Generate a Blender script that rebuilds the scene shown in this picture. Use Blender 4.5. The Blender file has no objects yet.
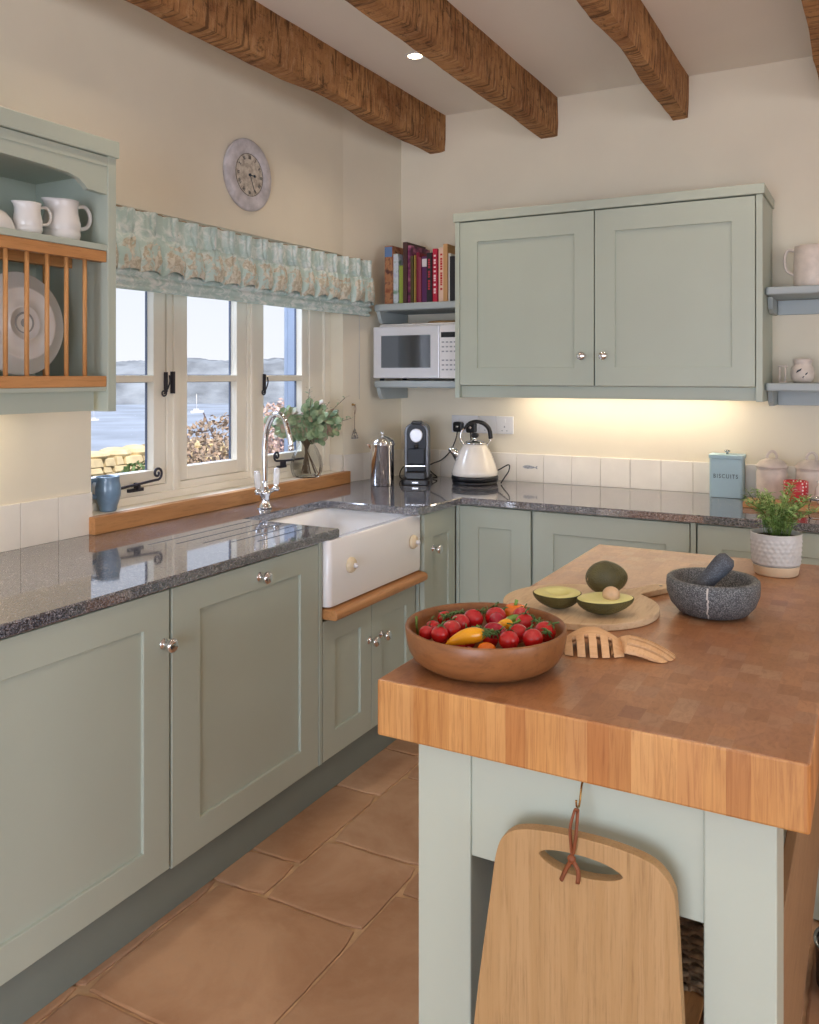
SKY = .95; SUN = 3.4; E_DOOR = 118; E_SIDE = 44; E_FILL = 125; E_SPOT = 11; E_STRIP = .6; EXPO = 0.24
import bpy, math, random
from mathutils import Vector, Matrix, noise
random.seed(7)
PI = math.pi
sc = bpy.context.scene
COL = sc.collection
def rgb(h):
    h = h.lstrip('#')
    c = [int(h[i:i+2], 16)/255 for i in (0, 2, 4)]
    return tuple((x/12.92 if x <= .04045 else ((x+.055)/1.055)**2.4) for x in c)+(1,)

# ------------------------------------------------------------------ materials
class NT:
    def __init__(s, name):
        s.m = bpy.data.materials.new(name); s.m.use_nodes = True
        s.t = s.m.node_tree; s.t.nodes.clear()
        s.out = s.n('ShaderNodeOutputMaterial')
        s.b = s.n('ShaderNodeBsdfPrincipled'); s.l(s.b.outputs[0], s.out.inputs[0])
    def n(s, ty, **k):
        o = s.t.nodes.new(ty)
        for a, v in k.items(): setattr(o, a, v)
        return o
    def l(s, a, b): s.t.links.new(a, b)
    def val(s, sock, v):
        if hasattr(v, 'is_linked') or isinstance(v, bpy.types.NodeSocket): s.l(v, sock)
        else: sock.default_value = v
    def set(s, **k):
        for a, v in k.items(): s.val(s.b.inputs[a.replace('_', ' ')], v)
        return s
    def coord(s, scale=(1, 1, 1), kind='Object', rot=(0, 0, 0)):
        tc = s.n('ShaderNodeTexCoord'); mp = s.n('ShaderNodeMapping')
        mp.inputs['Scale'].default_value = scale; mp.inputs['Rotation'].default_value = rot
        s.l(tc.outputs[kind], mp.inputs[0]); return mp.outputs[0]
    def noise(s, vec, scale=5, detail=4, rough=.5, dist=0):
        x = s.n('ShaderNodeTexNoise'); s.l(vec, x.inputs['Vector'])
        x.inputs['Scale'].default_value = scale; x.inputs['Detail'].default_value = detail
        x.inputs['Roughness'].default_value = rough; x.inputs['Distortion'].default_value = dist
        return x.outputs[0]
    def ramp(s, fac, stops):
        r = s.n('ShaderNodeValToRGB'); s.l(fac, r.inputs[0])
        while len(r.color_ramp.elements) < len(stops): r.color_ramp.elements.new(.5)
        for e, (p, c) in zip(r.color_ramp.elements, stops):
            e.position = p; e.color = rgb(c) if isinstance(c, str) else (c, c, c, 1)
        return r.outputs[0]
    def mix(s, fac, a, b, mode='MIX'):
        x = s.n('ShaderNodeMix', data_type='RGBA', blend_type=mode)
        for i, v in ((0, fac), (6, a), (7, b)):
            if isinstance(v, str): v = rgb(v)
            s.val(x.inputs[i], v)
        return x.outputs[2]
    def math(s, op, a, b=0.):
        x = s.n('ShaderNodeMath', operation=op); s.val(x.inputs[0], a); s.val(x.inputs[1], b); return x.outputs[0]
    def bump(s, h, strength=.3, dist=.01):
        b = s.n('ShaderNodeBump'); b.inputs['Strength'].default_value = strength; b.inputs['Distance'].default_value = dist
        s.l(h, b.inputs['Height']); s.l(b.outputs[0], s.b.inputs['Normal']); return s
    def attr(s, name):
        a = s.n('ShaderNodeAttribute'); a.attribute_name = name; return a.outputs['Color']

def plain(name, col, rough=.5, metal=0., var=.04, vscale=8, bump=0., bscale=60, coat=0., spec=.5):
    t = NT(name); c = t.coord()
    base = rgb(col) if isinstance(col, str) else col
    if var:
        nz = t.noise(c, vscale, 5)
        lo = tuple(x*(1-var*2) for x in base[:3])+(1,); hi = tuple(min(1, x*(1+var*2)) for x in base[:3])+(1,)
        t.set(Base_Color=t.mix(t.ramp(nz, [(.3, 0.), (.7, 1.)]), lo, hi))
    else: t.set(Base_Color=base)
    t.set(Roughness=rough, Metallic=metal, Coat_Weight=coat, Specular_IOR_Level=spec)
    if bump: t.bump(t.noise(t.coord(), bscale, 4), bump, .002)
    return t.m
def emis(name, col, st):
    t = NT(name); t.set(Base_Color=rgb(col), Emission_Color=rgb(col), Emission_Strength=st); return t.m
def thin_glass(name, tint='#ffffff', refl=.12, rough=.0):
    t = NT(name); t.t.nodes.remove(t.b)
    tr = t.n('ShaderNodeBsdfTransparent'); tr.inputs[0].default_value = rgb(tint)
    gl = t.n('ShaderNodeBsdfGlossy'); gl.inputs['Roughness'].default_value = rough
    fr = t.n('ShaderNodeLayerWeight'); fr.inputs[0].default_value = refl
    mx = t.n('ShaderNodeMixShader'); t.l(fr.outputs['Fresnel'], mx.inputs[0]); t.l(tr.outputs[0], mx.inputs[1]); t.l(gl.outputs[0], mx.inputs[2])
    t.l(mx.outputs[0], t.out.inputs[0]); return t.m

MT = {}
def wood(name, c1, c2, c3, axis='X', scale=1., rough=.45, streak=14, bump=.15, coat=0.):
    t = NT(name)
    st = {'X': (1.2, streak, streak), 'Y': (streak, 1.2, streak), 'Z': (streak, streak, 1.2)}[axis]
    v = t.coord(tuple(a*scale for a in st))
    n1 = t.noise(v, 2.2, 6, .6, .6); n2 = t.noise(v, 9, 5, .7, .2)
    m = t.mix(t.ramp(n1, [(.3, 0.), (.7, 1.)]), c1, c2)
    m = t.mix(t.math('MULTIPLY', t.ramp(n2, [(.5, 0.), (.72, 1.)]), .55), m, c3)
    t.set(Base_Color=m, Roughness=rough, Coat_Weight=coat, Coat_Roughness=.2); t.bump(n2, bump, .002)
    return t.m
def mats():
    M = MT
    M['wall'] = plain('cream_plaster', '#ECE3CE', .85, var=.015, vscale=3, bump=.25, bscale=14)
    M['wall_out'] = plain('slate_blue_render', '#A0AABA', .8)
    M['ceil'] = plain('white_ceiling', '#F1EBE1', .9, var=.01, vscale=2)
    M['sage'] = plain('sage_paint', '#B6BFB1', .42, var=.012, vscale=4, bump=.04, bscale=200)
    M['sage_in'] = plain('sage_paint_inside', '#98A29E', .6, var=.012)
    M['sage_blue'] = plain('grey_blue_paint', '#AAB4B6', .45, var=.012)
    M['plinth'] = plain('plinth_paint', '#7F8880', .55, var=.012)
    M['gap'] = plain('dark_recess', '#22241f', .8, var=0)
    # granite
    t = NT('grey_granite'); c = t.coord()
    v = t.n('ShaderNodeTexVoronoi'); v.inputs['Scale'].default_value = 380; t.l(c, v.inputs['Vector'])
    bw = t.n('ShaderNodeSeparateColor'); t.l(v.outputs['Color'], bw.inputs[0])
    col = t.ramp(bw.outputs[0], [(0., '#2c2d33'), (.35, '#53555c'), (.65, '#7a7b82'), (.88, '#989599'), (1., '#c2bfc0')])
    col = t.mix(t.ramp(t.noise(c, 60, 3), [(.35, 0.), (.75, .5)]), col, '#3b3a40')
    t.set(Base_Color=col, Roughness=.06, IOR=2.4, Coat_Weight=.3, Coat_IOR=2.0, Coat_Roughness=.03); M['granite'] = t.m
    # butcher block side staves and top end-grain, oak etc.
    def blocks(name, cells, stops, grain, rough, off=True, gc='#5b3015', gl=.35):
        t = NT(name); tc = t.n('ShaderNodeTexCoord'); sp = t.n('ShaderNodeSeparateXYZ'); t.l(tc.outputs['Object'], sp.inputs[0])
        ax, ay, az = cells
        fx = t.math('FLOOR', t.math('DIVIDE', sp.outputs[0], ax)) if ax else 0.
        ysh = t.math('ADD', sp.outputs[1], t.math('MULTIPLY', fx, .0137)) if (ax and off) else sp.outputs[1]
        fy = t.math('FLOOR', t.math('DIVIDE', ysh, ay)) if ay else 0.
        cb = t.n('ShaderNodeCombineXYZ'); t.val(cb.inputs[0], fx); t.val(cb.inputs[1], fy)
        wn = t.n('ShaderNodeTexWhiteNoise', noise_dimensions='2D'); t.l(cb.outputs[0], wn.inputs[0])
        col = t.ramp(wn.outputs[0], stops)
        # grain offset per block
        add = t.n('ShaderNodeVectorMath', operation='ADD'); t.l(tc.outputs['Object'], add.inputs[0])
        sc_ = t.n('ShaderNodeVectorMath', operation='SCALE'); t.l(wn.outputs['Color'], sc_.inputs[0]); sc_.inputs['Scale'].default_value = 3; t.l(sc_.outputs[0], add.inputs[1])
        mp = t.n('ShaderNodeMapping'); mp.inputs['Scale'].default_value = grain; t.l(add.outputs[0], mp.inputs[0])
        g = t.noise(mp.outputs[0], 4, 6, .65, 1.2)
        col = t.mix(t.math('MULTIPLY', t.ramp(g, [(.45, 0.), (.75, 1.)]), gl), col, gc)
        big = t.noise(t.coord((3, 3, 3)), 2, 3)
        col = t.mix(t.math('MULTIPLY', t.ramp(big, [(.4, 0.), (.7, 1.)]), .25), col, gc)
        t.set(Base_Color=col, Roughness=rough); t.bump(g, .06, .001); return t.m
    M['block_side'] = blocks('butcher_block_stave', (.033, 0, 0), [(0., '#B27A42'), (.25, '#C0894B'), (.5, '#CC985A'), (.75, '#D4A468'), (1., '#B67A40')], (34, 34, 1.6), .4, False, '#85491d', .65)
    M['block_side_y'] = blocks('butcher_block_stave_side', (0, .043, 0), [(0., '#B06E34'), (.25, '#C98444'), (.5, '#D89A58'), (1., '#BE7234')], (26, 26, 2.2), .4, False, '#8a4a1c', .45)
    M['block_top'] = blocks('butcher_block_end_grain', (.034, .05, 0), [(0., '#9C6C48'), (.3, '#A8764E'), (.55, '#B28058'), (.8, '#A37454'), (.95, '#B38B69'), (1., '#8f5d40')], (22, 9, 10), .3, True, '#6e3c20', .5)
    M['oak'] = wood('oak', '#C28A52', '#D09C64', '#94602f', 'Z', 1.3, .5, 22)
    M['oak_x'] = wood('oak_rail', '#BF8650', '#CC9660', '#94622f', 'X', 1, .42)
    M['oak_y'] = wood('oak_rail_y', '#BC8450', '#CB945E', '#90602f', 'Y', 1, .4)
    M['board'] = wood('oak_chopping_board', '#AA8656', '#B79466', '#80603a', 'Z', 1., .55, 30, .2)
    M['pale_wood'] = wood('pale_acacia', '#DCC4A2', '#CDB18A', '#A27C54', 'Y', 1.2, .5, 12)
    M['servwood'] = wood('olive_wood', '#E0B88A', '#D3A677', '#B5814f', 'X', 1.5, .5, 18)
    M['bowlwood'] = wood('turned_wood', '#80532F', '#916038', '#5f3a20', 'X', 1.4, .38, 7, .08)
    # old beams
    t = NT('old_beam'); n1 = t.noise(t.coord((3, 2, 3)), 2.6, 6, .6, .6); saw = t.noise(t.coord((3, 42, 5), rot=(.22, 0, 0)), 1.5, 6, .65, .25); n3 = t.noise(t.coord((9, 5, 9)), 3.4, 7, .75, .5); lt = t.noise(t.coord((5, 26, 8), rot=(.22, 0, 0)), 1.3, 5, .7, .4)
    col = t.mix(t.ramp(n1, [(.32, 0.), (.66, 1.)]), '#90603A', '#BE8C5A')
    col = t.mix(t.math('MULTIPLY', t.ramp(lt, [(.52, 0.), (.68, 1.)]), .6), col, '#D0A377')
    col = t.mix(t.math('MULTIPLY', t.ramp(saw, [(.50, 0.), (.62, 1.)]), .75), col, '#452a18')
    col = t.mix(t.math('MULTIPLY', t.ramp(n3, [(.56, 0.), (.66, 1.)]), .7), col, '#2f1d12')
    t.set(Base_Color=col, Roughness=.75, Specular_IOR_Level=.25); t.bump(t.math('ADD', saw, n3), 1., .008); M['beam'] = t.m
    # stone floor: tint per tile from an attribute
    t = NT('limestone_floor'); c = t.coord()
    base = t.attr('Col'); n1 = t.noise(c, 3.2, 6, .6, .4); n2 = t.noise(c, 28, 6, .7)
    col = t.mix(t.math('MULTIPLY', t.ramp(n1, [(.35, 0.), (.7, 1.)]), .75), base, '#986b4a')
    col = t.mix(t.math('MULTIPLY', t.ramp(n2, [(.5, 0.), (.72, 1.)]), .35), col, '#b79b80')
    t.set(Base_Color=col, Roughness=t.ramp(n1, [(.3, .42), (.8, .6)]), Specular_IOR_Level=.35); t.bump(t.math('ADD', n1, n2), .2, .004); M['stone'] = t.m
    M['grout'] = plain('pale_grout', '#C3A07C', .85, var=.1, vscale=20)
    M['tile'] = plain('cream_glazed_tile', '#F0EADF', .3, var=.02, vscale=10, bump=.08, bscale=9)
    M['tile_grout'] = plain('cream_tile_grout', '#CFC6B8', .9)
    M['frame'] = plain('cream_window_paint', '#F4EDDC', .4, var=.01)
    M['frame_out'] = plain('slate_window_paint', '#586174', .5, var=.02)
    M['chrome'] = plain('chrome', '#E6E6E8', .07, 1., 0)
    M['nickel'] = plain('brushed_steel', '#B9B9BC', .25, 1., 0)
    M['iron'] = plain('black_iron', '#34323a', .45, .4, .1)
    M['porcelain'] = plain('white_porcelain', '#F1F0EE', .12, var=0, coat=.5)
    M['china'] = plain('white_china', '#E2E0DC', .25, var=.01)
    M['fireclay'] = plain('white_fireclay', '#F8F8F7', .15, var=0, coat=.3)
    M['ivory'] = plain('ivory_plastic', '#E3D4B4', .4, var=0)
    M['cream_enamel'] = plain('cream_enamel', '#EFE8DC', .18, var=0, coat=.6)
    M['black'] = plain('black_plastic', '#17181b', .35, var=0)
    M['dark_gloss'] = plain('dark_gloss', '#1b1d22', .22, var=0)
    M['dark_panel'] = plain('dark_panel', '#2b3038', .4, var=0, spec=.3)
    M['grey_metal'] = plain('titanium_grey_plastic', '#74777c', .38, .4, 0)
    M['silver'] = plain('silver_microwave_body', '#D8DADF', .3, .2, 0)
    M['white_plastic'] = plain('white_plastic', '#E4E4E6', .35, var=0)
    M['microglass'] = plain('microwave_window', '#3c4147', .06, .25, 0, coat=1.)
    M['glass'] = thin_glass('window_glass', '#ffffff', .08)
    M['vglass'] = thin_glass('vase_glass', '#fcfdfd', .09, .02)
    M['white_print'] = plain('print_grey', '#9a9fa6', .6, var=0)
    M['blue_tin'] = plain('duck_egg_tin', '#B2D0DA', .4, var=.01)
    M['ink'] = plain('dark_ink', '#38424c', .7, var=0)
    M['blue_glaze'] = plain('blue_grey_glaze', '#6F8CA6', .28, var=.15, vscale=14, coat=.3)
    M['pink_pot'] = plain('blush_stoneware', '#DCD0C6', .45, var=.05, vscale=30)
    M['leather'] = plain('tan_leather', '#7d4423', .6, var=.1, vscale=30)
    M['brass'] = plain('brass', '#B5925a', .25, 1., 0)
    M['soil'] = plain('dark_soil', '#33291f', .95, var=.2, vscale=60, bump=.8, bscale=80)
    M['stem'] = plain('brown_stem', '#6a5640', .7)
    M['green_stem'] = plain('green_stem', '#5f7b33', .6)
    def leafy(name, a, b, rough=.5):
        t = NT(name); t.set(Base_Color=t.mix(t.ramp(t.noise(t.coord(), 30, 3), [(.35, 0.), (.65, 1.)]), a, b), Roughness=rough); return t.m
    M['euca'] = leafy('eucalyptus_leaf', '#6F8C66', '#A9BA92'); M['euca_red'] = leafy('eucalyptus_red_leaf', '#B08F80', '#9AA883')
    M['herb'] = leafy('herb_leaf', '#6C9648', '#B2CA84'); M['hedge_leaf'] = leafy('hedge_leaf', '#C9AE98', '#8f8478', .8)
    M['blossom'] = leafy('pale_blossom', '#E3C9BF', '#B99A92', .8); M['shrub'] = leafy('garden_leaf', '#5f7f4a', '#7c9468', .7)
    M['tomato'] = plain('tomato_skin', '#B9161A', .12, var=.06, vscale=30, coat=.5)
    M['red_pepper'] = plain('crimson_pepper', '#A3132A', .12, var=.04, coat=.5)
    M['yellow'] = plain('yellow_pepper', '#E9A31E', .15, var=.04, coat=.5)
    M['orange'] = plain('orange_pepper', '#E5761E', .15, var=.04, coat=.5)
    M['green_pepper'] = plain('green_pepper', '#6f9a3a', .2, var=.05, coat=.4)
    M['vine'] = plain('tomato_vine', '#4f6b35', .7, var=.1)
    t = NT('avocado_skin'); c = t.coord(); v = t.n('ShaderNodeTexVoronoi'); v.inputs['Scale'].default_value = 300; t.l(c, v.inputs['Vector'])
    t.set(Base_Color=t.mix(t.noise(c, 20, 3), '#2d2f1f', '#6f6a3e'), Roughness=.38); t.bump(v.outputs[0], .6, .002); M['avo'] = t.m
    t = NT('avocado_flesh'); c = t.coord(); t.set(Base_Color=t.mix(t.noise(c, 30, 2), '#E2DA98', '#CBCB7C'), Roughness=.35); M['flesh'] = t.m
    M['pit'] = plain('avocado_stone', '#CBAA84', .4, var=.12, vscale=40)
    def speck(name, a, b, c_, sc_=260, rough=.6, bump=.25):
        t = NT(name); c = t.coord(); v = t.n('ShaderNodeTexVoronoi'); v.inputs['Scale'].default_value = sc_; t.l(c, v.inputs['Vector'])
        s = t.n('ShaderNodeSeparateColor'); t.l(v.outputs['Color'], s.inputs[0])
        t.set(Base_Color=t.ramp(s.outputs[0], [(0., a), (.6, b), (1., c_)]), Roughness=rough); t.bump(s.outputs[0], bump, .001); return t.m
    M['mortar'] = speck('grey_granite_mortar', '#35383a', '#5b5e61', '#8b8e8e', 620)
    M['pestle'] = speck('dark_granite_pestle', '#3c4047', '#4a4f57', '#646a74', 700)
    M['vein'] = plain('pale_vein', '#c2bfb8', .6)
    M['concrete'] = plain('pale_grey_pot', '#C9CAC8', .55, var=.04, vscale=25)
    M['sandpot'] = plain('bare_clay', '#D8C3A4', .7, var=.03)
    M['wicker'] = plain('grey_wicker', '#9A8468', .7, var=.25, vscale=50)
    t = NT('red_polka_dot'); c = t.coord((60, 60, 60)); v = t.n('ShaderNodeTexVoronoi'); v.inputs['Scale'].default_value = 1.3; v.inputs['Randomness'].default_value = .25; t.l(c, v.inputs['Vector'])
    t.set(Base_Color=t.mix(t.ramp(v.outputs[0], [(.28, 1.), (.33, 0.)]), '#C5313B', '#F5EEE8'), Roughness=.3); M['polka'] = t.m
    t = NT('floral_linen'); n_ = t.noise(t.coord(), 90, 4, .6); n2 = t.noise(t.coord(), 24, 4, .6, .8)
    base = t.mix(t.ramp(n2, [(.45, 0.), (.62, 1.)]), '#C0D5CF', '#EAF1ED')
    pr = t.mix(t.ramp(t.noise(t.coord(), 55, 4, .6, 1), [(.42, 0.), (.58, 1.)]), '#DDD9CA', '#BCB39C')
    mk = t.n('ShaderNodeSeparateColor'); t.l(t.attr('Col'), mk.inputs[0])
    t.set(Base_Color=t.mix(t.ramp(t.math('ADD', mk.outputs[0], t.math('MULTIPLY', t.math('SUBTRACT', n2, .5), 2.2)), [(.42, 0.), (.55, 1.)]), base, pr), Roughness=.9); t.bump(n_, .15, .001); M['linen'] = t.m
    # outdoors
    M['water'] = plain('sea_water', '#A3B0C4', .6, var=.12, vscale=.05, spec=.2)
    M['hills'] = plain('hazy_winter_woodland', '#8F98A4', .95, var=.2, vscale=.06)  # distance haze is mixed into this blue-grey base colour
    M['ground'] = plain('garden_soil', '#79745a', .95, var=.15, vscale=2)
    M['fieldstone'] = plain('tan_fieldstone', '#E0CBA6', .9, var=.22, vscale=3, bump=.6, bscale=12)
    M['white_boat'] = plain('white_boat_paint', '#F2F2F2', .5, var=0)
    M['bark'] = plain('grey_bark', '#6b6470', .9, var=.15)
    M['clockrim'] = plain('limed_grey_wood', '#CDC9CD', .6, var=.12, vscale=22, bump=.3, bscale=50)
    t = NT('worn_clock_dial'); n_ = t.noise(t.coord(), 45, 5, .7)
    t.set(Base_Color=t.ramp(n_, [(.40, '#aea395'), (.52, '#CFC6B8'), (.7, '#E2DACE')]), Roughness=.6); M['dial'] = t.m
    M['page'] = plain('book_pages', '#E6DCC6', .8)
    M['curtain'] = plain('blue_curtain', '#7d95ad', .9, var=.05)
    M['bulb'] = emis('lamp_glow', '#FFE6C4', 14)
mats()

# ------------------------------------------------------------------ mesh builder
class MB:
    def __init__(s): s.v = []; s.f = []; s.mi = []; s.sm = []; s.fc = []
    def add(s, vs, fs, mat=0, smooth=False, col=None):
        b = len(s.v); s.v += [tuple(x) for x in vs]
        for f in fs:
            s.f.append(tuple(b+i for i in f)); s.mi.append(mat); s.sm.append(smooth); s.fc.append(col)
        return s
    def box(s, x0, x1, y0, y1, z0, z1, mat=0, col=None):
        vs = [(x, y, z) for z in (z0, z1) for y in (y0, y1) for x in (x0, x1)]
        return s.add(vs, [(0, 2, 3, 1), (4, 5, 7, 6), (0, 1, 5, 4), (2, 6, 7, 3), (0, 4, 6, 2), (1, 3, 7, 5)], mat, False, col)
    def quadbox(s, c8, mat=0): return s.add(c8, [(0, 2, 3, 1), (4, 5, 7, 6), (0, 1, 5, 4), (2, 6, 7, 3), (0, 4, 6, 2), (1, 3, 7, 5)], mat)
    def prism(s, poly, a0, a1, axis='z', mat=0, smooth=False, sides=None):
        """extrude a 2-D polygon: axis z -> (x,y), y -> (x,z), x -> (y,z)"""
        def P(u, w, a): return {'z': (u, w, a), 'y': (u, a, w), 'x': (a, u, w)}[axis]
        n = len(poly); vs = [P(u, w, a0) for u, w in poly]+[P(u, w, a1) for u, w in poly]
        s.add(vs, [tuple(range(n))[::-1], tuple(range(n, 2*n))], mat)
        b = len(s.v)-2*n
        for i in range(n):
            j = (i+1) % n
            s.f.append((b+i, b+j, b+n+j, b+n+i)); s.mi.append(mat if sides is None else sides); s.sm.append(smooth); s.fc.append(None)
        return s
    def lathe(s, prof, seg=32, c=(0, 0, 0), axis='z', mat=0, deform=None, smooth=True, cap=True, ry=1.):
        vs = []
        for r, h in prof:
            for k in range(seg):
                a = 2*PI*k/seg; x, y, z = r*math.cos(a), r*math.sin(a)*ry, h
                if deform: x, y, z = deform(x, y, z, r, a)
                if axis == 'x': x, y, z = z, x, y
                elif axis == 'y': x, y, z = x, z, y
                elif axis == '-y': x, y, z = -x, -z, y
                vs.append((x+c[0], y+c[1], z+c[2]))
        fs = [(i*seg+k, i*seg+(k+1) % seg, (i+1)*seg+(k+1) % seg, (i+1)*seg+k) for i in range(len(prof)-1) for k in range(seg)]
        s.add(vs, fs, mat, smooth); b = len(s.v)-len(vs)
        if cap:
            for i, rev in ((0, True), (len(prof)-1, False)):
                if prof[i][0] > 1e-5:
                    f = [b+i*seg+k for k in range(seg)]
                    s.f.append(tuple(f[::-1] if rev else f)); s.mi.append(mat); s.sm.append(False); s.fc.append(None)
        return s
    def tube(s, pts, r, seg=8, mat=0, closed=False, flat=1.):
        P = [Vector(p) for p in pts]; n = len(P); R = r if isinstance(r, (list, tuple)) else [r]*n
        up = None; vs = []
        for i in range(n):
            a = P[(i-1) % n] if (closed or i) else P[0]; b = P[(i+1) % n] if (closed or i < n-1) else P[-1]
            t = (b-a); t = t.normalized() if t.length > 1e-9 else Vector((0, 0, 1))
            if up is None: up = t.cross(Vector((.13, .27, .95))); up = up.normalized() if up.length > 1e-4 else Vector((1, 0, 0))
            up = (up-t*up.dot(t)).normalized(); w = t.cross(up)
            for k in range(seg):
                q = 2*PI*k/seg; vs.append(P[i]+up*math.cos(q)*R[i]+w*math.sin(q)*R[i]*flat)
        m = n if closed else n-1
        fs = [(i*seg+k, i*seg+(k+1) % seg, ((i+1) % n)*seg+(k+1) % seg, ((i+1) % n)*seg+k) for i in range(m) for k in range(seg)]
        if not closed: fs += [tuple(range(seg))[::-1], tuple((n-1)*seg+k for k in range(seg))]
        return s.add(vs, fs, mat, True)
    def ball(s, c, r, seg=20, rings=12, mat=0, deform=None, smooth=True):
        rr = r if isinstance(r, (list, tuple)) else (r, r, r)
        vs = [(0, 0, -1)]+[(math.sin(PI*i/rings)*math.cos(2*PI*k/seg), math.sin(PI*i/rings)*math.sin(2*PI*k/seg), -math.cos(PI*i/rings)) for i in range(1, rings) for k in range(seg)]+[(0, 0, 1)]
        vs = [(x*rr[0], y*rr[1], z*rr[2]) for x, y, z in vs]
        if deform: vs = [deform(*p) for p in vs]
        vs = [(x+c[0], y+c[1], z+c[2]) for x, y, z in vs]
        L = len(vs)-1
        fs = [(0, 1+(k+1) % seg, 1+k) for k in range(seg)]+[(L, L-seg+k, L-seg+(k+1) % seg) for k in range(seg)]
        fs += [(1+i*seg+k, 1+i*seg+(k+1) % seg, 1+(i+1)*seg+(k+1) % seg, 1+(i+1)*seg+k) for i in range(rings-2) for k in range(seg)]
        return s.add(vs, fs, mat, smooth)
    def xf(s, M): s.v = [tuple(M @ Vector(p)) for p in s.v]; return s
    def move(s, dx, dy, dz): s.v = [(x+dx, y+dy, z+dz) for x, y, z in s.v]; return s

def smooth_path(pts, n=8, closed=False):
    P = [Vector(p) for p in pts]; N = len(P); out = []
    for i in range(N if closed else N-1):
        p0 = P[(i-1) % N] if (closed or i) else P[0]*2-P[1]; p1 = P[i]; p2 = P[(i+1) % N]
        p3 = P[(i+2) % N] if (closed or i < N-2) else P[-1]*2-P[-2]
        for k in range(n):
            t = k/n; out.append(.5*((2*p1)+(p2-p0)*t+(2*p0-5*p1+4*p2-p3)*t*t+(3*p1-p0-3*p2+p3)*t**3))
    if not closed: out.append(P[-1])
    return out

ORG = {}
def tag(o, label=None, cat=None, group=None, kind=None):
    for k, v in (('label', label), ('category', cat), ('group', group), ('kind', kind)):
        if v: o[k] = v
    return o
def mesh_obj(name, mb, mts, org=(0, 0, 0), bevel=0, seg=2, angle=35):
    me = bpy.data.meshes.new(name)
    me.from_pydata([(x-org[0], y-org[1], z-org[2]) for x, y, z in mb.v], [], mb.f)
    if not isinstance(mts, (list, tuple)): mts = [mts]
    for m in mts: me.materials.append(MT[m] if isinstance(m, str) else m)
    me.polygons.foreach_set('material_index', mb.mi); me.polygons.foreach_set('use_smooth', mb.sm)
    if any(c is not None for c in mb.fc):
        at = me.color_attributes.new('Col', 'FLOAT_COLOR', 'CORNER'); d = []
        for p in me.polygons:
            c = mb.fc[p.index] or (.5, .5, .5)
            if isinstance(c[0], (tuple, list)):
                for q in c: d += [*q[:3], 1]
            else: d += [*c[:3], 1]*p.loop_total
        at.data.foreach_set('color', d)
    me.validate(); me.update()
    o = bpy.data.objects.new(name, me); COL.objects.link(o)
    if bevel:
        b = o.modifiers.new('edge', 'BEVEL'); b.width = bevel; b.segments = seg; b.limit_method = 'ANGLE'; b.angle_limit = math.radians(angle)
        try: b.harden_normals = False
        except Exception: pass
    return o
def thing(name, label, cat, loc=(0, 0, 0), rz=0., group=None, local=False, kind=None):
    o = bpy.data.objects.new(name, None); COL.objects.link(o); o.location = loc; o.rotation_euler = (0, 0, rz)
    o.empty_display_size = .05
    ORG[o.name] = (0, 0, 0) if local else tuple(loc)
    return tag(o, label, cat, group, kind)
def part(name, mb, mts, parent, bevel=0, label=None, kind=None, **k):
    org = ORG[parent.name]; o = mesh_obj(name, mb, mts, org, bevel, **k); o.parent = parent; ORG[o.name] = org
    return tag(o, label, None, None, kind)
def single(name, mb, mts, label, cat, loc=(0, 0, 0), group=None, bevel=0, kind=None, **k):
    o = mesh_obj(name, mb, mts, loc, bevel, **k); o.location = loc; return tag(o, label, cat, group, kind)
def struct(name, mb, mts, label=None, bevel=0, **k):
    o = mesh_obj(name, mb, mts, (0, 0, 0), bevel, **k); return tag(o, label, None, None, 'structure')
def copy_tree(o, parent=None):
    c = o.copy(); COL.objects.link(c); ORG[c.name] = ORG.get(o.name, (0, 0, 0))
    if parent: c.parent = parent
    for ch in [x for x in COL.objects if x.parent == o]: copy_tree(ch, c)
    return c
def text_mb(body, size, place, depth=.001, mat=0, bold=0., sp=1.):
    cu = bpy.data.curves.new('lettering', 'FONT'); cu.body = body; cu.size = size; cu.extrude = depth/2; cu.offset = bold
    cu.space_character = sp; cu.align_x = 'CENTER'; cu.align_y = 'CENTER'; cu.resolution_u = 3
    o = bpy.data.objects.new('lettering', cu); COL.objects.link(o)
    bpy.context.view_layer.update()
    me = bpy.data.meshes.new_from_object(o.evaluated_get(bpy.context.evaluated_depsgraph_get()))
    mb = MB(); mb.add([place(*v.co) for v in me.vertices], [tuple(p.vertices) for p in me.polygons], mat)
    bpy.data.objects.remove(o); bpy.data.curves.remove(cu); bpy.data.meshes.remove(me)
    return mb
# ================================================================== SETTING
CEIL = 2.75; XR = 5.2; YF = -7.0
OW = (-1.976, -.466, .93, 2.0)          # window opening y0 y1 z0 z1
# left wall: inner face bows out slightly towards the corner
mb = MB()
def wl(y): return 0 if y <= OW[1] else .09*(y-OW[1])/(-OW[1])
mb.box(-.23, 0, YF-.2, OW[0], -.6, CEIL+.1)
mb.box(-.23, 0, OW[0], OW[1], -.6, OW[2]-.005); mb.box(-.23, 0, OW[0], OW[1], OW[3], CEIL+.1)
mb.quadbox([(-.23, OW[1], -.6), (0, OW[1], -.6), (-.23, .2, -.6), (.09, .2, -.6), (-.23, OW[1], CEIL+.1), (0, OW[1], CEIL+.1), (-.23, .2, CEIL+.1), (.09, .2, CEIL+.1)])
struct('wall_left', mb, 'wall', 'cream plastered wall with the long window over the sink')
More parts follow.
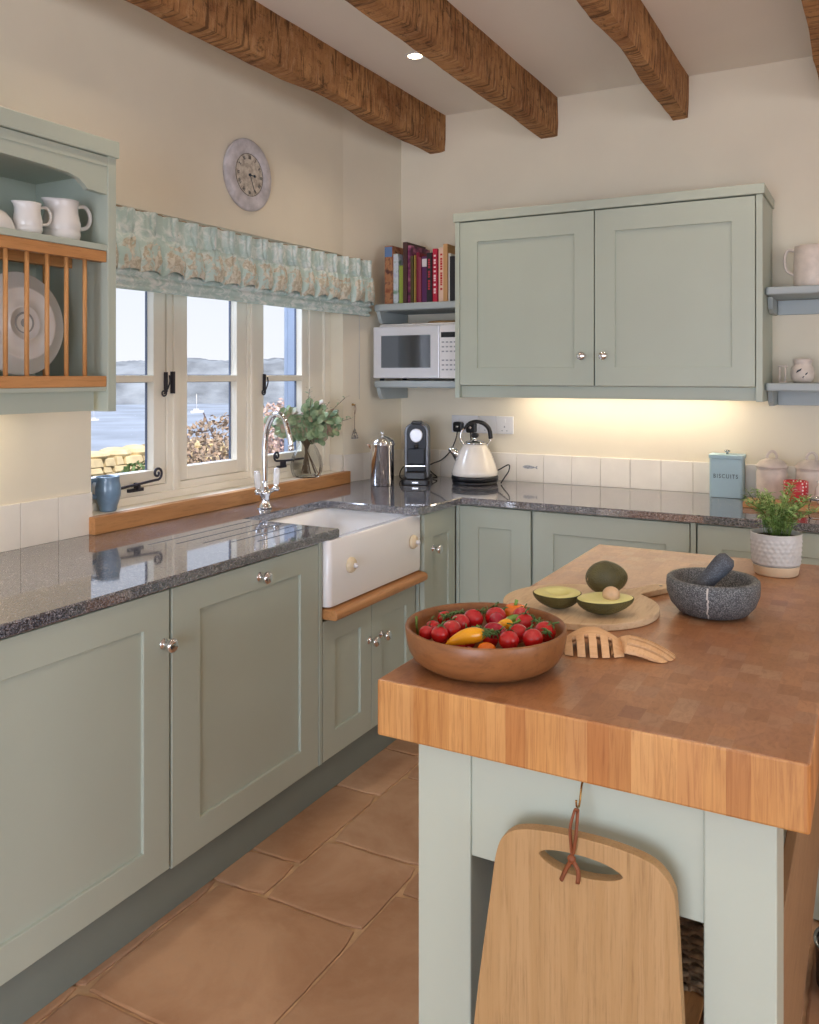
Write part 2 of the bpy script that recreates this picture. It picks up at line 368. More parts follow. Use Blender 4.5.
# outside render around the opening
mb = MB(); Y0, Y1 = -2.02, -.60
mb.box(-.25, -.231, YF, Y0, -.6, 3.1); mb.box(-.25, -.231, Y1, .3, -.6, 3.1); mb.box(-.25, -.231, Y0, Y1, -.6, .94); mb.box(-.25, -.231, Y0, Y1, 2.02, 3.1)
mb.box(-.230, -.145, Y1, OW[1]-.001, .94, 1.998)
struct('wall_outside', mb, 'wall_out', 'slate blue rendered outer face of the window wall')
mb = MB().box(.0, XR+.2, 0, .2, -.1, CEIL+.1); struct('wall_back', mb, 'wall', 'cream plastered wall behind the wall cupboard')
# right wall and wall behind the camera, each with a big opening that lets daylight in
WR = (-5.2, -2.6, .9, 2.2)
mb = MB(); mb.box(XR, XR+.2, YF-.2, WR[0], -.1, CEIL+.1); mb.box(XR, XR+.2, WR[1], .2, -.1, CEIL+.1); mb.box(XR, XR+.2, WR[0], WR[1], -.1, WR[2]); mb.box(XR, XR+.2, WR[0], WR[1], WR[3], CEIL+.1)
struct('wall_right', mb, 'wall')
DR = (.9, 3.3, 0, 2.15)
mb = MB(); mb.box(-.2, DR[0], YF-.2, YF, -.1, CEIL+.1); mb.box(DR[1], XR, YF-.2, YF, -.1, CEIL+.1); mb.box(DR[0], DR[1], YF-.2, YF, DR[3], CEIL+.1)
struct('wall_front', mb, 'wall')
struct('ceiling', MB().box(-.3, XR+.2, YF-.2, .2, CEIL, CEIL+.12), 'ceil', 'off-white plaster ceiling between the beams')
# floor slabs
tiles = []
def T_(x0, x1, ys):
    for a, b in zip(ys, ys[1:]): tiles.append((x0, x1, a, b))
T_(.60, .645, [-4.1, -3.3, -2.56, -2.085]); T_(.60, .79, [-2.085, -1.914, -1.457, -1.124, -.62])
T_(.645, 1.105, [-4.3, -3.75, -3.1, -2.562, -2.082]); T_(.79, 1.105, [-2.082, -1.757, -1.29, -.95, -.58])
T_(1.105, 1.62, [-4.6, -4.0, -3.42, -2.62, -1.892, -1.36, -.9, -.58]); T_(1.62, 2.12, [-5, -4.3, -3.7, -2.9, -2.3, -1.6, -.58])
T_(2.12, 2.75, [-5, -4.0, -3.4, -2.8, -2.1, -1.5, -.58]); T_(2.75, 3.4, [-5.2, -4.4, -3.7, -3.2, -2.4, -1.7, -.9, 0]); T_(3.4, 4.2, [-5.2, -4.6, -3.9, -3.0, -2.2, -1.4, -.7, 0]); T_(4.2, 5.2, [-5.2, -4.2, -3.5, -2.9, -2.0, -1.1, 0])
T_(0, .60, [-7, -6.2, -5.3, -4.6, -4.1]); T_(.6, 1.4, [-7, -6.3, -5.5, -5.0, -4.3]); T_(1.4, 2.4, [-7, -6.1, -5.5, -5]); T_(2.4, 3.6, [-7, -6.4, -5.9, -5.2]); T_(3.6, 5.2, [-7, -6.2, -5.2])
mb = MB().box(-.05, XR, YF, .0, -.1, -.006, 0)
pal = ['#BE9878', '#C6A284', '#B48C6C', '#CBA688', '#B8957A', '#C29C7C']
rnd = random.Random(5)
for (x0, x1, y0, y1) in tiles:
    g = .0045; c = rgb(rnd.choice(pal)); k = rnd.uniform(.92, 1.08); c = tuple(a*k for a in c[:3])
    def edge(a, b, seed):
        n = max(2, int((Vector(b)-Vector(a)).length/.035)); out = []
        for i in range(n):
            t = i/n; p = Vector(a).lerp(Vector(b), t); q = noise.noise(Vector((p.x*22+seed, p.y*22, seed)))*.0035
            out.append((p.x+q, p.y+q))
        return out
    x0 += g; x1 -= g; y0 += g; y1 -= g; s_ = rnd.random()*50; r_ = .012
    P = edge((x0+r_, y0), (x1-r_, y0), s_)+edge((x1, y0+r_), (x1, y1-r_), s_+3)+edge((x1-r_, y1), (x0+r_, y1), s_+5)+edge((x0, y1-r_), (x0, y0+r_), s_+9)
    n = len(P); cx = sum(p[0] for p in P)/n; cy = sum(p[1] for p in P)/n
    sx = 1-.006/max(.02, (x1-x0)/2); sy = 1-.006/max(.02, (y1-y0)/2)
    vs = [(p[0], p[1], -.006) for p in P]+[(p[0], p[1], -.002) for p in P]+[(cx+(p[0]-cx)*sx, cy+(p[1]-cy)*sy, 0) for p in P]
    fs = [(r*n+i, r*n+(i+1) % n, (r+1)*n+(i+1) % n, (r+1)*n+i) for r in (0, 1) for i in range(n)]+[tuple(range(2*n, 3*n))]
    mb.add(vs, fs, 1, False, c)
struct('floor', mb, ['grout', 'stone'], 'worn tan limestone slab floor with pale joints')
# beams
def beam(x0, x1, z0, label, seed, y0=YF, y1=0.):
    mb = MB(); ny = 150; prof = [(x0, z0), (x0*.66+x1*.34, z0), (x0*.34+x1*.66, z0), (x1, z0), (x1, z0*.66+CEIL*.34), (x1, z0*.3+CEIL*.7), (x1, CEIL), (x0, CEIL), (x0, z0*.5+CEIL*.5)]
    n = len(prof); vs = []
    for j in range(ny+1):
        y = y0+(y1-y0)*j/ny
        for i, (x, z) in enumerate(prof):
            p = Vector((x*6+seed, y*2.2, z*5)); q = Vector((x*6+seed, y*9, z*9))
            dx = noise.noise(p)*.004+noise.noise(q)*.0025; dz = noise.noise(p+Vector((9, 3, 1)))*.004+noise.noise(q+Vector((4, 4, 4)))*.003
            if i == 0:                                 # waney lower edge
                w = max(0, noise.noise(Vector((seed, y*1.6, 3)))); dx += w*.03; dz += w*.02
            if i in (3,): dx -= .004; dz += .004
            if i in (6, 7): dz = 0
            vs.append((x+dx, y, z+dz))
    fs = [(j*n+i, j*n+(i+1) % n, (j+1)*n+(i+1) % n, (j+1)*n+i) for j in range(ny) for i in range(n)]+[tuple(range(n))[::-1], tuple(ny*n+i for i in range(n))]
    mb.add(vs, fs)
    return struct('ceiling_beam', mb, 'beam', label)
beam(.233, .322, 2.565, 'rough sawn oak beam nearest the window wall', 1.)
beam(.838, .922, 2.562, 'rough sawn oak beam beside the small lit downlight', 7.)
beam(1.458, 1.528, 2.562, 'rough sawn oak beam above the wall cupboard', 13.)
beam(2.06, 2.15, 2.562, 'rough sawn oak beam at the right edge of the ceiling', 19.)
beam(2.68, 2.77, 2.562, 'rough sawn oak beam over the right of the room', 25.); beam(3.3, 3.39, 2.562, 'rough sawn oak beam near the side window', 31.); beam(3.92, 4.01, 2.562, 'rough sawn oak beam nearest the side window', 37.)
# cream tile upstands
def tile_run(pts, hor, z0, z1, name, label):
    mb = MB(); M_ = 0
    for a, b in zip(hor, hor[1:]):
        mb.fc; pts(mb, a+.0012, b-.0012, z0, z1, .009, 0); pts(mb, a, b, z0, z1-.002, .006, 1)
    return struct(name, mb, ['tile', 'tile_grout'], label, bevel=.0015)
tile_run(lambda m, a, b, z0, z1, t, k: m.box(a, b, -t, 0, z0, z1, k), [.435+.139*i for i in range(-2, 14)]+[2.6], .9, 1.036, 'trim_1', 'row of square cream tiles behind the back worktop')
tile_run(lambda m, a, b, z0, z1, t, k: m.box(0, t, a, b, z0, z1, k), [-2.945, -2.8, -2.66, -2.52, -2.38, -2.245, -2.11, -1.976], .9, 1.036, 'trim_2', 'cream tiles on the wall under the plate rack')
def skew(m, a, b, z0, z1, t, k):
    A, B = wl(a), wl(b); m.quadbox([(A, a, z0), (A+t, a, z0), (B, b, z0), (B+t, b, z0), (A, a, z1), (A+t, a, z1), (B, b, z1), (B+t, b, z1)], k)
tile_run(skew, [-.466, -.33, -.19, -.05, -.012], .9, 1.034, 'trim_3', 'cream tiles between the window reveal and the corner')
mb = MB(); mb.box(-.08, -.001, -.474, -.466, .957, 1.034); struct('trim_4', mb, 'tile', 'cream tile returning into the window reveal')
# oak sill board
mb = MB(); mb.box(0.0005, .036, -1.992, -.452, .9, .957, 0); mb.box(-.085, 0.0005, -1.975, -.467, .925, .957, 1)
struct('windowsill', mb, ['oak_y', 'frame'], 'oak board edging the sill above the worktop', bevel=.003)

# ------------------------------------------------------------------ window over the sink
XF, XB = -.085, -.108
win = thing('window_1', 'cream timber three-light window looking over the water', None, (-.1, -1.22, .957), kind='structure')
mb = MB(); z0, z1 = .957, 2.0; mid = [-1.978, -.468]
mb.box(XB-.03, XF, -1.976, -1.955, z0, z1); mb.box(XB-.03, XF, -.6215, -.467, z0, z1); mb.box(XB-.03, XF+.012, -.515, -.467, z0, z1)
mb.box(XB-.029, XF-.001, -1.9555, -.62, z0+.001, 1.012); mb.box(XB-.029, XF-.001, -1.9555, -.62, 1.95, z1-.001)
mb.box(XB-.03, XF, -1.545, -1.473, z0, z1); mb.box(XB-.03, XF+.010, -1.520, -1.497, z0, z1)
mb.box(XB-.03, XF, -1.075, -1.022, z0, z1); mb.box(XB-.03, XF+.010, -1.060, -1.040, z0, z1)
mb.box(XF-.02, XF+.014, -1.976, -.467, z0, .985)
part('frame', mb, 'frame', win, bevel=.002)
for (a, b, ga, gb) in ((-1.955, -1.545, -1.90, -1.606), (-1.473, -1.075, -1.430, -1.135), (-1.022, -.622, -.957, -.672)):
    xa, xb = -.093, -.135; m = MB()
    m.box(xb, xa, a+.002, ga, 1.013, 1.949); m.box(xb, xa, gb, b-.002, 1.013, 1.949)
    m.box(xb, xa, ga, gb, 1.013, 1.066); m.box(xb, xa, ga, gb, 1.885, 1.949); m.box(xb, xa, ga, gb, 1.393, 1.419)
    cs = part('casement', m, 'frame', win, bevel=.0025)
    m = MB(); xa, xb = -.1352, -.138; e = .004
    m.box(xb, xa, a+.002, ga-e+.004, 1.013, 1.949); m.box(xb, xa, gb, b-.002, 1.013, 1.949); m.box(xb, xa, ga, gb, 1.013, 1.066); m.box(xb, xa, ga, gb, 1.885, 1.949); m.box(xb, xa, ga, gb, 1.391, 1.421)
    # slate spacer seen at the pane edges
    m.box(-.1351, -.1262, gb-.003, gb-.0002, 1.0665, 1.3925); m.box(-.1351, -.1262, gb-.003, gb-.0002, 1.4195, 1.8845)
    o = part('outer_casement', m, 'frame_out', cs); tag(o, 'dark slate-painted outer face')
    for (p, q) in ((1.066, 1.393), (1.419, 1.885)):
        o = part('pane', MB().box(-.126, -.122, ga+.0002, gb-.0002, p, q), 'glass', cs)
def scroll(c, r, turns, plane, start=0., n=40, sgn=1):
    out = []
    for i in range(n+1):
        t = i/n; a = start+sgn*turns*2*PI*t; rr = r*(1-.8*t)
        out.append((c[0]+rr*math.cos(a), c[1]+rr*math.sin(a)))
    return out
# curly iron fastener on first light
def latch(y, zt, mirror=1):
    m = MB(); x = XF+.004
    m.box(XF-.004, x, y-.006, y+.007, zt-.068, zt+.006)
    pts = [(x+.010, y+.004, zt-.006), (x+.014, y+.003, zt-.03)]+[(x+.014, p, q) for p, q in [(y-.008, zt-.055)]+[(y-.028+.014*(1-.8*t)*math.cos(a), zt-.072+.014*(1-.8*t)*math.sin(a)) for t, a in [(i/22, .6-1.35*2*PI*i/22) for i in range(23)]]]
    m.tube(smooth_path(pts, 3), .0032, 6); return m
part('fastener', latch(-1.553, 1.425), 'iron', win, label='curly black iron casement fastener')
mb = MB(); mb.box(XF-.006, XF+.014, -1.530, -1.518, 1.35, 1.433); part('striker_plate', mb, 'iron', win)
part('fastener', latch(-.975+.012, 1.418), 'iron', win, label='curly black iron casement fastener')
def stay(ya, yb, z):
    m = MB(); x = XF+.02
    pts = [(x, ya, z-.006), (x, (ya+yb)/2, z)]+[(x, p, q) for p, q in [(yb-.01, z+.006)]+scroll((yb, z+.030), .024, 1.35, 0, -PI/2, 30, 1)]
    m.tube(smooth_path(pts, 3), .0048, 6); m.box(XF, x+.004, (ya+yb)/2-.004, (ya+yb)/2+.006, z-.02, z+.004); m.box(XF-.002, XF+.01, (ya+yb)/2-.035, (ya+yb)/2+.035, z-.028, z-.016)
    return m
part('stay', stay(-1.80, -1.615, 1.028), 'iron', win, label='black iron casement stay ending in a scroll', bevel=.001)
m = stay(-.78, -.70, 1.045); m.v = [(x, -1.56-y-.02, z) if False else (x, y, z) for x, y, z in m.v]
mm = MB(); x = XF+.02
pts = [(x, -.70, 1.035), (x, -.83, 1.036)]+[(x, p, q) for p, q in [(-.895, 1.040)]+scroll((-.90, 1.062), .022, 1.35, 0, -PI/2, 30, -1)]
mm.tube(smooth_path(pts, 3), .0048, 6); mm.box(XF, x+.004, -.85, -.838, 1.01, 1.036); mm.box(XF-.002, XF+.01, -.875, -.815, 1.004, 1.014)
part('stay', mm, 'iron', win, label='black iron casement stay ending in a scroll')

# ------------------------------------------------------------------ openings behind and right of the camera
w2 = thing('window_2', 'wide window in the right wall', None, (XR, -3.9, .9), kind='structure')
m = MB(); a, b, c, d = WR
m.box(XR+.05, XR+.12, a, a+.06, c, d); m.box(XR+.05, XR+.12, b-.06, b, c, d); m.box(XR+.05, XR+.12, a, b, c, c+.06); m.box(XR+.05, XR+.12, a, b, d-.06, d)
for y in (-4.35, -3.45): m.box(XR+.05, XR+.12, y-.03, y+.03, c, d)
part('frame', m, 'frame', w2); part('pane', MB().box(XR+.08, XR+.085, a+.06, b-.06, c+.06, d-.06), 'glass', w2)
d1 = thing('door_1', 'glazed garden door', None, ((DR[0]+DR[1])/2, YF, 0), kind='structure')
m = MB(); 
for x in (DR[0], (DR[0]+DR[1])/2-.06, DR[1]-.1): m.box(x, x+(.12 if 1.5 < x < 2.8 else .1), YF-.12, YF-.06, .001, DR[3])
m.box(DR[0], DR[1], YF-.12, YF-.06, DR[3]-.1, DR[3]); m.box(DR[0], DR[1], YF-.12, YF-.06, .001, .2)
part('frame', m, 'frame', d1); part('pane', MB().box(DR[0]+.1, DR[1]-.1, YF-.095, YF-.09, .2, DR[3]-.1), 'glass', d1)
for nm, x0, x1 in (('a', DR[0]-.35, DR[0]+.05), ('b', DR[1]-.05, DR[1]+.35)):
    m = MB(); n = 60; P = [(x0+(x1-x0)*i/n, YF+.09+.03*math.sin(i*.9)) for i in range(n+1)]; P2 = [(x, y-.006) for x, y in P[::-1]]
    m.prism(P+P2, .02, 2.35, 'z', 0, True)
    single('curtain', m, 'curtain', 'blue curtain drawn to the %s of the garden door' % ('right' if nm == 'a' else 'left'), 'curtain', (x0, YF+.09, .02))

# ================================================================== CABINETS
def shaker(m, F, u0, u1, z0, z1, st=.09, rt=.08, rb=.08, t=.02, rec=.009, sr=None):
    """F(u, z, d) maps door coordinates to the room; d is depth out of the door plane"""
    sr = st if sr is None else sr
    o = [(u0, z0), (u1, z0), (u1, z1), (u0, z1)]; i = [(u0+st, z0+rb), (u1-sr, z0+rb), (u1-sr, z1-rt), (u0+st, z1-rt)]
    e = .0015
    def inset(q, k): return [(q[0][0]+k, q[0][1]+k), (q[1][0]-k, q[1][1]+k), (q[2][0]-k, q[2][1]-k), (q[3][0]+k, q[3][1]-k)]
    rings = [(o, -t), (o, -e), (inset(o, e), 0), (i, 0), (inset(i, e), -e), (inset(i, e), -rec)]
    vs = [F(u, z, d) for q, d in rings for u, z in q]
    fs = [(r*4+k, r*4+(k+1) % 4, (r+1)*4+(k+1) % 4, (r+1)*4+k) for r in range(5) for k in range(4)]+[(20, 21, 22, 23), (3, 2, 1, 0)]
    m.add(vs, fs); return m
KN = [(.0125, 0), (.0125, .002), (.006, .004), (.0055, .013), (.0105, .016), (.0155, .021), (.0165, .026), (.0155, .031), (.010, .034), (.0, .035)]
def knob(parent, p, axis, mat='chrome', prof=KN, s=1.15, name='knob', label='round chrome knob'):
    m = MB().lathe([(r*s, h*s) for r, h in prof], 20, p, axis); return part(name, m, mat, parent, label=label)
def FX(x): return lambda u, z, d: (x+d, u, z)        # door faces +X
def FY(y): return lambda u, z, d: (u, y-d, z)        # door faces -Y
XD = .645
def left_unit(name, label, cat, y0, y1, doors, zt=.868, xd=XD, grp='sage base units'):
    c = thing(name, label, cat, (.33, (y0+y1)/2, .15), group=None)
    m = MB().box(.02, xd-.0225, y0, y1, .15, zt); part('carcass', m, 'sage', c)
    for (a, b, za, zb, st, sr, rt, rb, ky, kz) in doors:
        d = part('door', shaker(MB(), FX(xd), a, b, za, zb, st, rt, rb, sr=sr), 'sage', c)
        knob(d, (xd+.0003, ky, kz), 'x')
    return c
left_unit('fridge_cabinet', 'tall-doored sage base cabinet at the near end of the sink run', 'cabinet', -2.955, -2.279, [(-2.95, -2.283, .135, .862, .088, .088, .085, .080, -2.304, .726)])
left_unit('dishwasher_cabinet', 'sage panelled appliance door beside the sink, knob at the top centre', 'dishwasher', -2.277, -1.606, [(-2.274, -1.606, .130, .862, .106, .096, .078, .085, -1.912, .818)])
# pilaster
m = MB(); m.box(.5, XD, -1.6035, -1.5835, .13, .868); m.box(XD, XD+.0015, -1.600, -1.5945, .13, .868); m.box(XD, XD+.0015, -1.592, -1.587, .13, .868)
single('pilaster', m, 'sage', 'narrow fluted sage strip between the appliance door and the sink', 'cabinet trim', (.57, -1.594, .13))
left_unit('sink_cabinet', 'two-door sage cupboard under the white sink', 'cabinet', -1.582, -.925, [(-1.578, -1.268, .13, .597, .072, .072, .075, .085, -1.283, .457), (-1.264, -.93, .13, .597, .072, .072, .075, .085, -1.199, .457)], zt=.60)
left_unit('corner_cabinet', 'slim sage base cabinet between the sink and the corner', 'cabinet', -.918, -.63, [(-.912, -.628, .13, .862, .075, .06, .10, .08, -.838, .715)], xd=.677)
# oak rail
m = MB(); pr = [(.62, .605), (.692, .605), (.698, .612), (.698, .628), (.690, .636), (.66, .640), (.62, .640)]
m.prism([(x, z) for x, z in pr], -1.575, -.921, 'y', 0, False); single('oak_rail', m, 'oak_y', 'rounded oak rail under the front of the white sink', 'rail', (.66, -1.22, .605), bevel=.004)
# back run
def back_unit(name, label, x0, x1, doors, drawers=()):
    c = thing(name, label, 'cabinet', ((x0+x1)/2, -.3, .15))
    m = MB().box(x0, x1, -.5975, -.02, .15, .868); 
    if x0 < .7: m.box(.678, .6935, -.6195, -.30, .151, .868)
    part('carcass', m, 'sage', c)
    for (a, b, za, zb, st, kx, kz) in doors:
        d = part('door', shaker(MB(), FY(-.62), a, b, za, zb, st, .085, .08), 'sage', c)
        if kx: knob(d, (kx, -.6203, kz), '-y')
    return c
back_unit('corner_cupboard', 'sage back-wall cupboard in the inner corner, half in shade', .690, 1.020, [(.695, 1.015, .13, .862, .085, None, 0)])
back_unit('drawer_unit', 'wide sage cabinet on the back wall left of the narrow post', 1.023, 1.648, [(1.026, 1.645, .13, .862, .085, 1.6, .74)])
m = MB(); m.box(1.650, 1.668, -.62, -.05, .13, .868); single('cabinet_post', m, 'sage', 'narrow sage upright between the two wide back cabinets', 'cabinet trim', (1.66, -.3, .13))
back_unit('wide_cabinet', 'wide sage cabinet on the back wall right of the narrow post', 1.670, 2.30, [(1.674, 2.296, .13, .862, .085, 1.74, .74)])
back_unit('end_cabinet', 'sage cabinet at the far right of the back wall', 2.305, 2.60, [(2.308, 2.597, .13, .862, .08, 2.34, .74)])
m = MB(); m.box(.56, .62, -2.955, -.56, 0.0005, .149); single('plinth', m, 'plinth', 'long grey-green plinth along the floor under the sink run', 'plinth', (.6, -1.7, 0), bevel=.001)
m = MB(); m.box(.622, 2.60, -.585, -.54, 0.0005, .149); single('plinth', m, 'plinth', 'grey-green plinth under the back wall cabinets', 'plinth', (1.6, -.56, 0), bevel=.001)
# granite worktop: one L with the sink cut out
m = MB()
P = [(.001, -2.96), (.662, -2.96), (.662, -1.506), (.25, -1.506), (.25, -1.02), (.255, -.995), (.693, -.995), (.715, -.643), (2.61, -.643), (2.61, -.0095), (.095, -.0095), (.002, -.466), (.001, -.52)]
def inset_poly(P, k):
    out = []; n = len(P)
    for i in range(n):
        a, b, c = Vector(P[i-1]), Vector(P[i]), Vector(P[(i+1) % n]); e1 = (b-a).normalized(); e2 = (c-b).normalized()
        n1 = Vector((-e1.y, e1.x)); n2 = Vector((-e2.y, e2.x)); nn = (n1+n2); nn = nn/max(.3, nn.dot(n1)) if nn.length > .01 else n1
        out.append(tuple(b+nn*k))
    return out
n = len(P); rings = [(inset_poly(P, .002), .8702), (P, .873), (P, .896), (inset_poly(P, .004), .900)]
vs = [(x, y, z) for q, z in rings for x, y in q]; fs = [(r*n+i, r*n+(i+1) % n, (r+1)*n+(i+1) % n, (r+1)*n+i) for r in range(3) for i in range(n)]
m.add(vs, fs+[tuple(range(n))[::-1], tuple(range(3*n, 4*n))])
# drainer grooves are dark strips on the slab, groove shade put into the colour
wt = thing('worktop', 'polished grey granite worktop running round the corner with a sink cut-out', 'worktop', (.33, -1.5, .87))
part('slab', m, 'granite', wt)
m = MB()
for i in range(5):
    x = .30+.065*i; m.box(x, x+.006, -2.02+.05*i, -1.53, .8998, .9004)
part('drainer_groove_strips', m, 'ink', wt, label='dark strips drawn as drainer grooves beside the sink')

# belfast sink
sk = thing('belfast_sink', 'deep white ceramic belfast sink set under the worktop', 'sink', (.45, -1.25, .64))
def rrect(x0, x1, y0, y1, r, n=5):
    out = []
    for cx, cy, a0 in ((x1-r, y0+r, -PI/2), (x1-r, y1-r, 0), (x0+r, y1-r, PI/2), (x0+r, y0+r, PI)):
        for i in range(n+1): a = a0+PI/2*i/n; out.append((cx+r*math.cos(a), cy+r*math.sin(a)))
    return out
R = [(rrect(.235, .655, -1.56, -.94, .02), .640), (rrect(.222, .668, -1.574, -.924, .02), .647), (rrect(.22, .67, -1.576, -.922, .018), .66), (rrect(.22, .67, -1.576, -.922, .018), .862), (rrect(.224, .666, -1.572, -.926, .016), .8685),
     (rrect(.262, .636, -1.534, -.964, .02), .8685), (rrect(.268, .630, -1.528, -.970, .022), .862), (rrect(.275, .62, -1.52, -.978, .03), .70), (rrect(.30, .60, -1.49, -1.0, .04), .678)]
n = len(R[0][0]); vs = [(x, y, z) for q, z in R for x, y in q]
m = MB().add(vs, [(r*n+i, r*n+(i+1) % n, (r+1)*n+(i+1) % n, (r+1)*n+i) for r in range(len(R)-1) for i in range(n)]+[tuple(range(n))[::-1], tuple(range((len(R)-1)*n, len(R)*n))], 0, True)
o = part('basin', m, 'fireclay', sk); e = o.modifiers.new('e', 'EDGE_SPLIT'); e.split_angle = math.radians(50)
part('waste', MB().lathe([(.035, 0), (.035, .003), (.02, .003), (.018, .001), (0, .001)], 24, (.45, -1.24, .6785)), 'chrome', sk, label='chrome waste')
HK = [(.020, 0), (.022, .004), (.021, .012), (.016, .019), (.008, .022), (.006, .026), (.006, .034), (0, .036)]
for y, z, l in ((-1.455, .768, 'near'), (-1.005, .770, 'far')):
    kk = thing('sink_hook', 'cream round hook stuck on the sink front, %s end' % l, 'hook', (.6705, y, z))
    part('disc', MB().lathe([(0, 0), (.022, 0), (.027, .003), (.027, .010), (.021, .018), (.012, .022)], 24, (.6705, y, z), 'x'), 'ivory', kk)
    part('peg', MB().lathe([(.009, .020), (.008, .028), (.007, .034), (0, .036)], 16, (.6705, y, z), 'x'), 'white_plastic', kk)

# ------------------------------------------------------------------ wall cupboard
wc = thing('wall_cupboard', 'large two-door sage wall cupboard with chrome knobs', 'cupboard', (1.21, -.17, 1.315))
m = MB(); m.box(.548, .571, -.36, -.001, 1.315, 2.125); m.box(1.848, 1.872, -.36, -.001, 1.315, 2.125)
m.box(.571, 1.848, -.34, -.001, 2.10, 2.125); m.box(.571, 1.848, -.336, -.001, 1.375, 1.395); m.box(.571, 1.848, -.02, -.001, 1.395, 2.10); m.box(1.195, 1.215, -.336, -.02, 1.395, 2.10)
part('carcass', m, 'sage', wc, bevel=.0015)
m = MB(); m.box(.540, 1.880, -.367, -.001, 2.126, 2.166); part('cornice', m, 'sage', wc, bevel=.003)
part('light_pelmet', MB().box(.571, 1.848, -.335, -.315, 1.318, 1.371), 'sage', wc, bevel=.001)
for a, b, kx in ((.574, 1.203, 1.156), (1.2075, 1.845, 1.25)):
    d = part('door', shaker(MB(), FY(-.361), a, b, 1.3735, 2.121, .085, .092, .078, .02), 'sage', wc); knob(d, (kx, -.3613, 1.501), '-y')
m = MB().box(.75, 1.75, -.14, -.10, 1.352, 1.3745); sl = thing('strip_light', 'slim lit strip under the wall cupboard', 'light', (1.25, -.12, 1.352)); part('housing', m, 'white_plastic', sl); part('diffuser', MB().box(.76, 1.74, -.136, -.104, 1.348, 1.352), 'bulb', sl)

# open shelves left (microwave) and right
def shelf(name, label, P, z1, t, brackets, group):
    s = thing(name, label, 'shelf', (P[0][0], -.1, z1-t), group=group)
    m = MB().prism(P, z1-t, z1, 'z'); part('board', m, 'sage_blue', s, bevel=.008, seg=3)
    for b in brackets: part('bracket', b, 'sage_blue', s, bevel=.002)
    return s
def lp():
    xs = [(.546, -.004), (.09, -.004)]; f = [(.0635, -.15), (.062, -.25), (.068, -.285), (.09, -.315), (.12, -.325), (.546, -.325)]
    return (xs+f)[::-1]
for z, l in ((1.768, 'rounded grey-blue shelf holding the cookery books'), (1.392, 'rounded grey-blue shelf holding the microwave')):
    m = MB().prism([(-.30, z-.034), (-.012, z-.034), (-.012, z-.092), (-.265, z-.092), (-.285, z-.07)], .088, .108, 'x')
    m.v = [(x, y, zz) for x, y, zz in m.v]
    shelf('corner_shelf', l, lp(), z, .034, [m], 'shelves left of the wall cupboard')
for z, l in ((1.768, 'upper open shelf right of the wall cupboard, holding the pink jug'), (1.388, 'lower open shelf right of the wall cupboard, holding the small round pot')):
    P = [(1.8735, -.004), (1.8735, -.285), (1.882, -.295), (2.5, -.295), (2.5, -.004)]
    b1 = MB().prism([(-.22, z-.034), (-.005, z-.034), (-.005, z-.095), (-.15, z-.095), (-.19, z-.08), (-.205, z-.055)], 1.874, 1.894, 'x')
    b2 = MB().box(1.895, 2.5, -.022, -.004, z-.095, z-.034)
    shelf('open_shelf', l, P[::-1], z, .032, [b1, b2], 'shelves right of the wall cupboard')

# ------------------------------------------------------------------ plate rack
rk = thing('plate_rack', 'sage wall-hung plate rack with oak rails and dowels', 'plate rack', (.16, -2.5, 1.315))
XA = .322; ye = -2.165; yl = -3.05
m = MB(); m.box(.001, XA, ye-.03, ye, 1.315, 2.05); m.box(.001, XA, yl, yl+.03, 1.315, 2.05); m.box(.001, .012, yl+.03, ye-.03, 1.33, 2.04); m.box(.012, XA-.02, yl+.03, ye-.03, 2.0, 2.045)
part('carcass', m, 'sage', rk, bevel=.0015)
part('cornice', MB().box(.001, XA+.008, yl-.015, ye+.006, 2.048, 2.096), 'sage', rk, bevel=.003)
# arched board
Lh = ye-.03; arch = [(Lh, 2.046), (Lh, 1.938), (-2.255, 1.942)]
arch += [(-2.262, 1.940), (-2.275, 1.952), (-2.295, 1.966), (-2.33, 1.975), (-2.40, 1.979), (-2.60, 1.984)]
arch += [(2*-2.6075-y, z) for y, z in arch[3:-1][::-1]]+[(yl+.09, 1.942), (yl+.03, 1.938), (yl+.03, 2.046)]
m = MB().prism(arch, XA-.022, XA-.003, 'x'); m.box(XA-.003, XA-.0005, yl+.03, Lh, 2.018, 2.046); part('arched_board', m, 'sage', rk, bevel=.0015)
part('shelf', MB().box(.013, XA-.002, yl+.03, ye-.03, 1.776, 1.794), 'sage', rk, bevel=.002)
for nm, x0, x1, z0, z1 in (('rail', XA-.03, XA-.004, 1.744, 1.7755), ('rail', XA-.03, XA-.004, 1.386, 1.417), ('rail', .15, .175, 1.735, 1.765), ('rail', .15, .175, 1.386, 1.41)):
    part(nm, MB().box(x0, x1, yl+.031, ye-.031, z0, z1), 'oak_y', rk, bevel=.002, label='oak rail')
y = -2.263-.0; k = 0
while y > yl+.06:
    part('dowel', MB().tube([(XA-.017, y, 1.417), (XA-.017, y, 1.744)], .0062, 10), 'oak', rk, label='round oak dowel')
    part('dowel', MB().tube([(.1625, y-.02, 1.41), (.1625, y-.02, 1.735)], .0055, 8), 'oak', rk, label='round oak dowel')
    y -= .0625; k += 1
part('base_board', MB().box(.013, XA-.006, yl+.03, ye-.03, 1.374, 1.3855), 'sage', rk, bevel=.001)
part('pelmet', MB().box(XA-.05, XA-.035, yl+.03, ye-.05, 1.318, 1.374), 'sage', rk, bevel=.001)
m = MB().box(.10, .13, -2.95, -2.35, 1.356, 1.3735); s2 = thing('strip_light', 'slim lit strip under the plate rack', 'light', (.115, -2.65, 1.356)); part('housing', m, 'white_plastic', s2); part('diffuser', MB().box(.103, .127, -2.94, -2.36, 1.352, 1.356), 'bulb', s2)
MT['rail_wood'] = wood('plain_timber', '#8E6D4C', '#9A7855', '#6a4a30', 'Y', 1, .6)
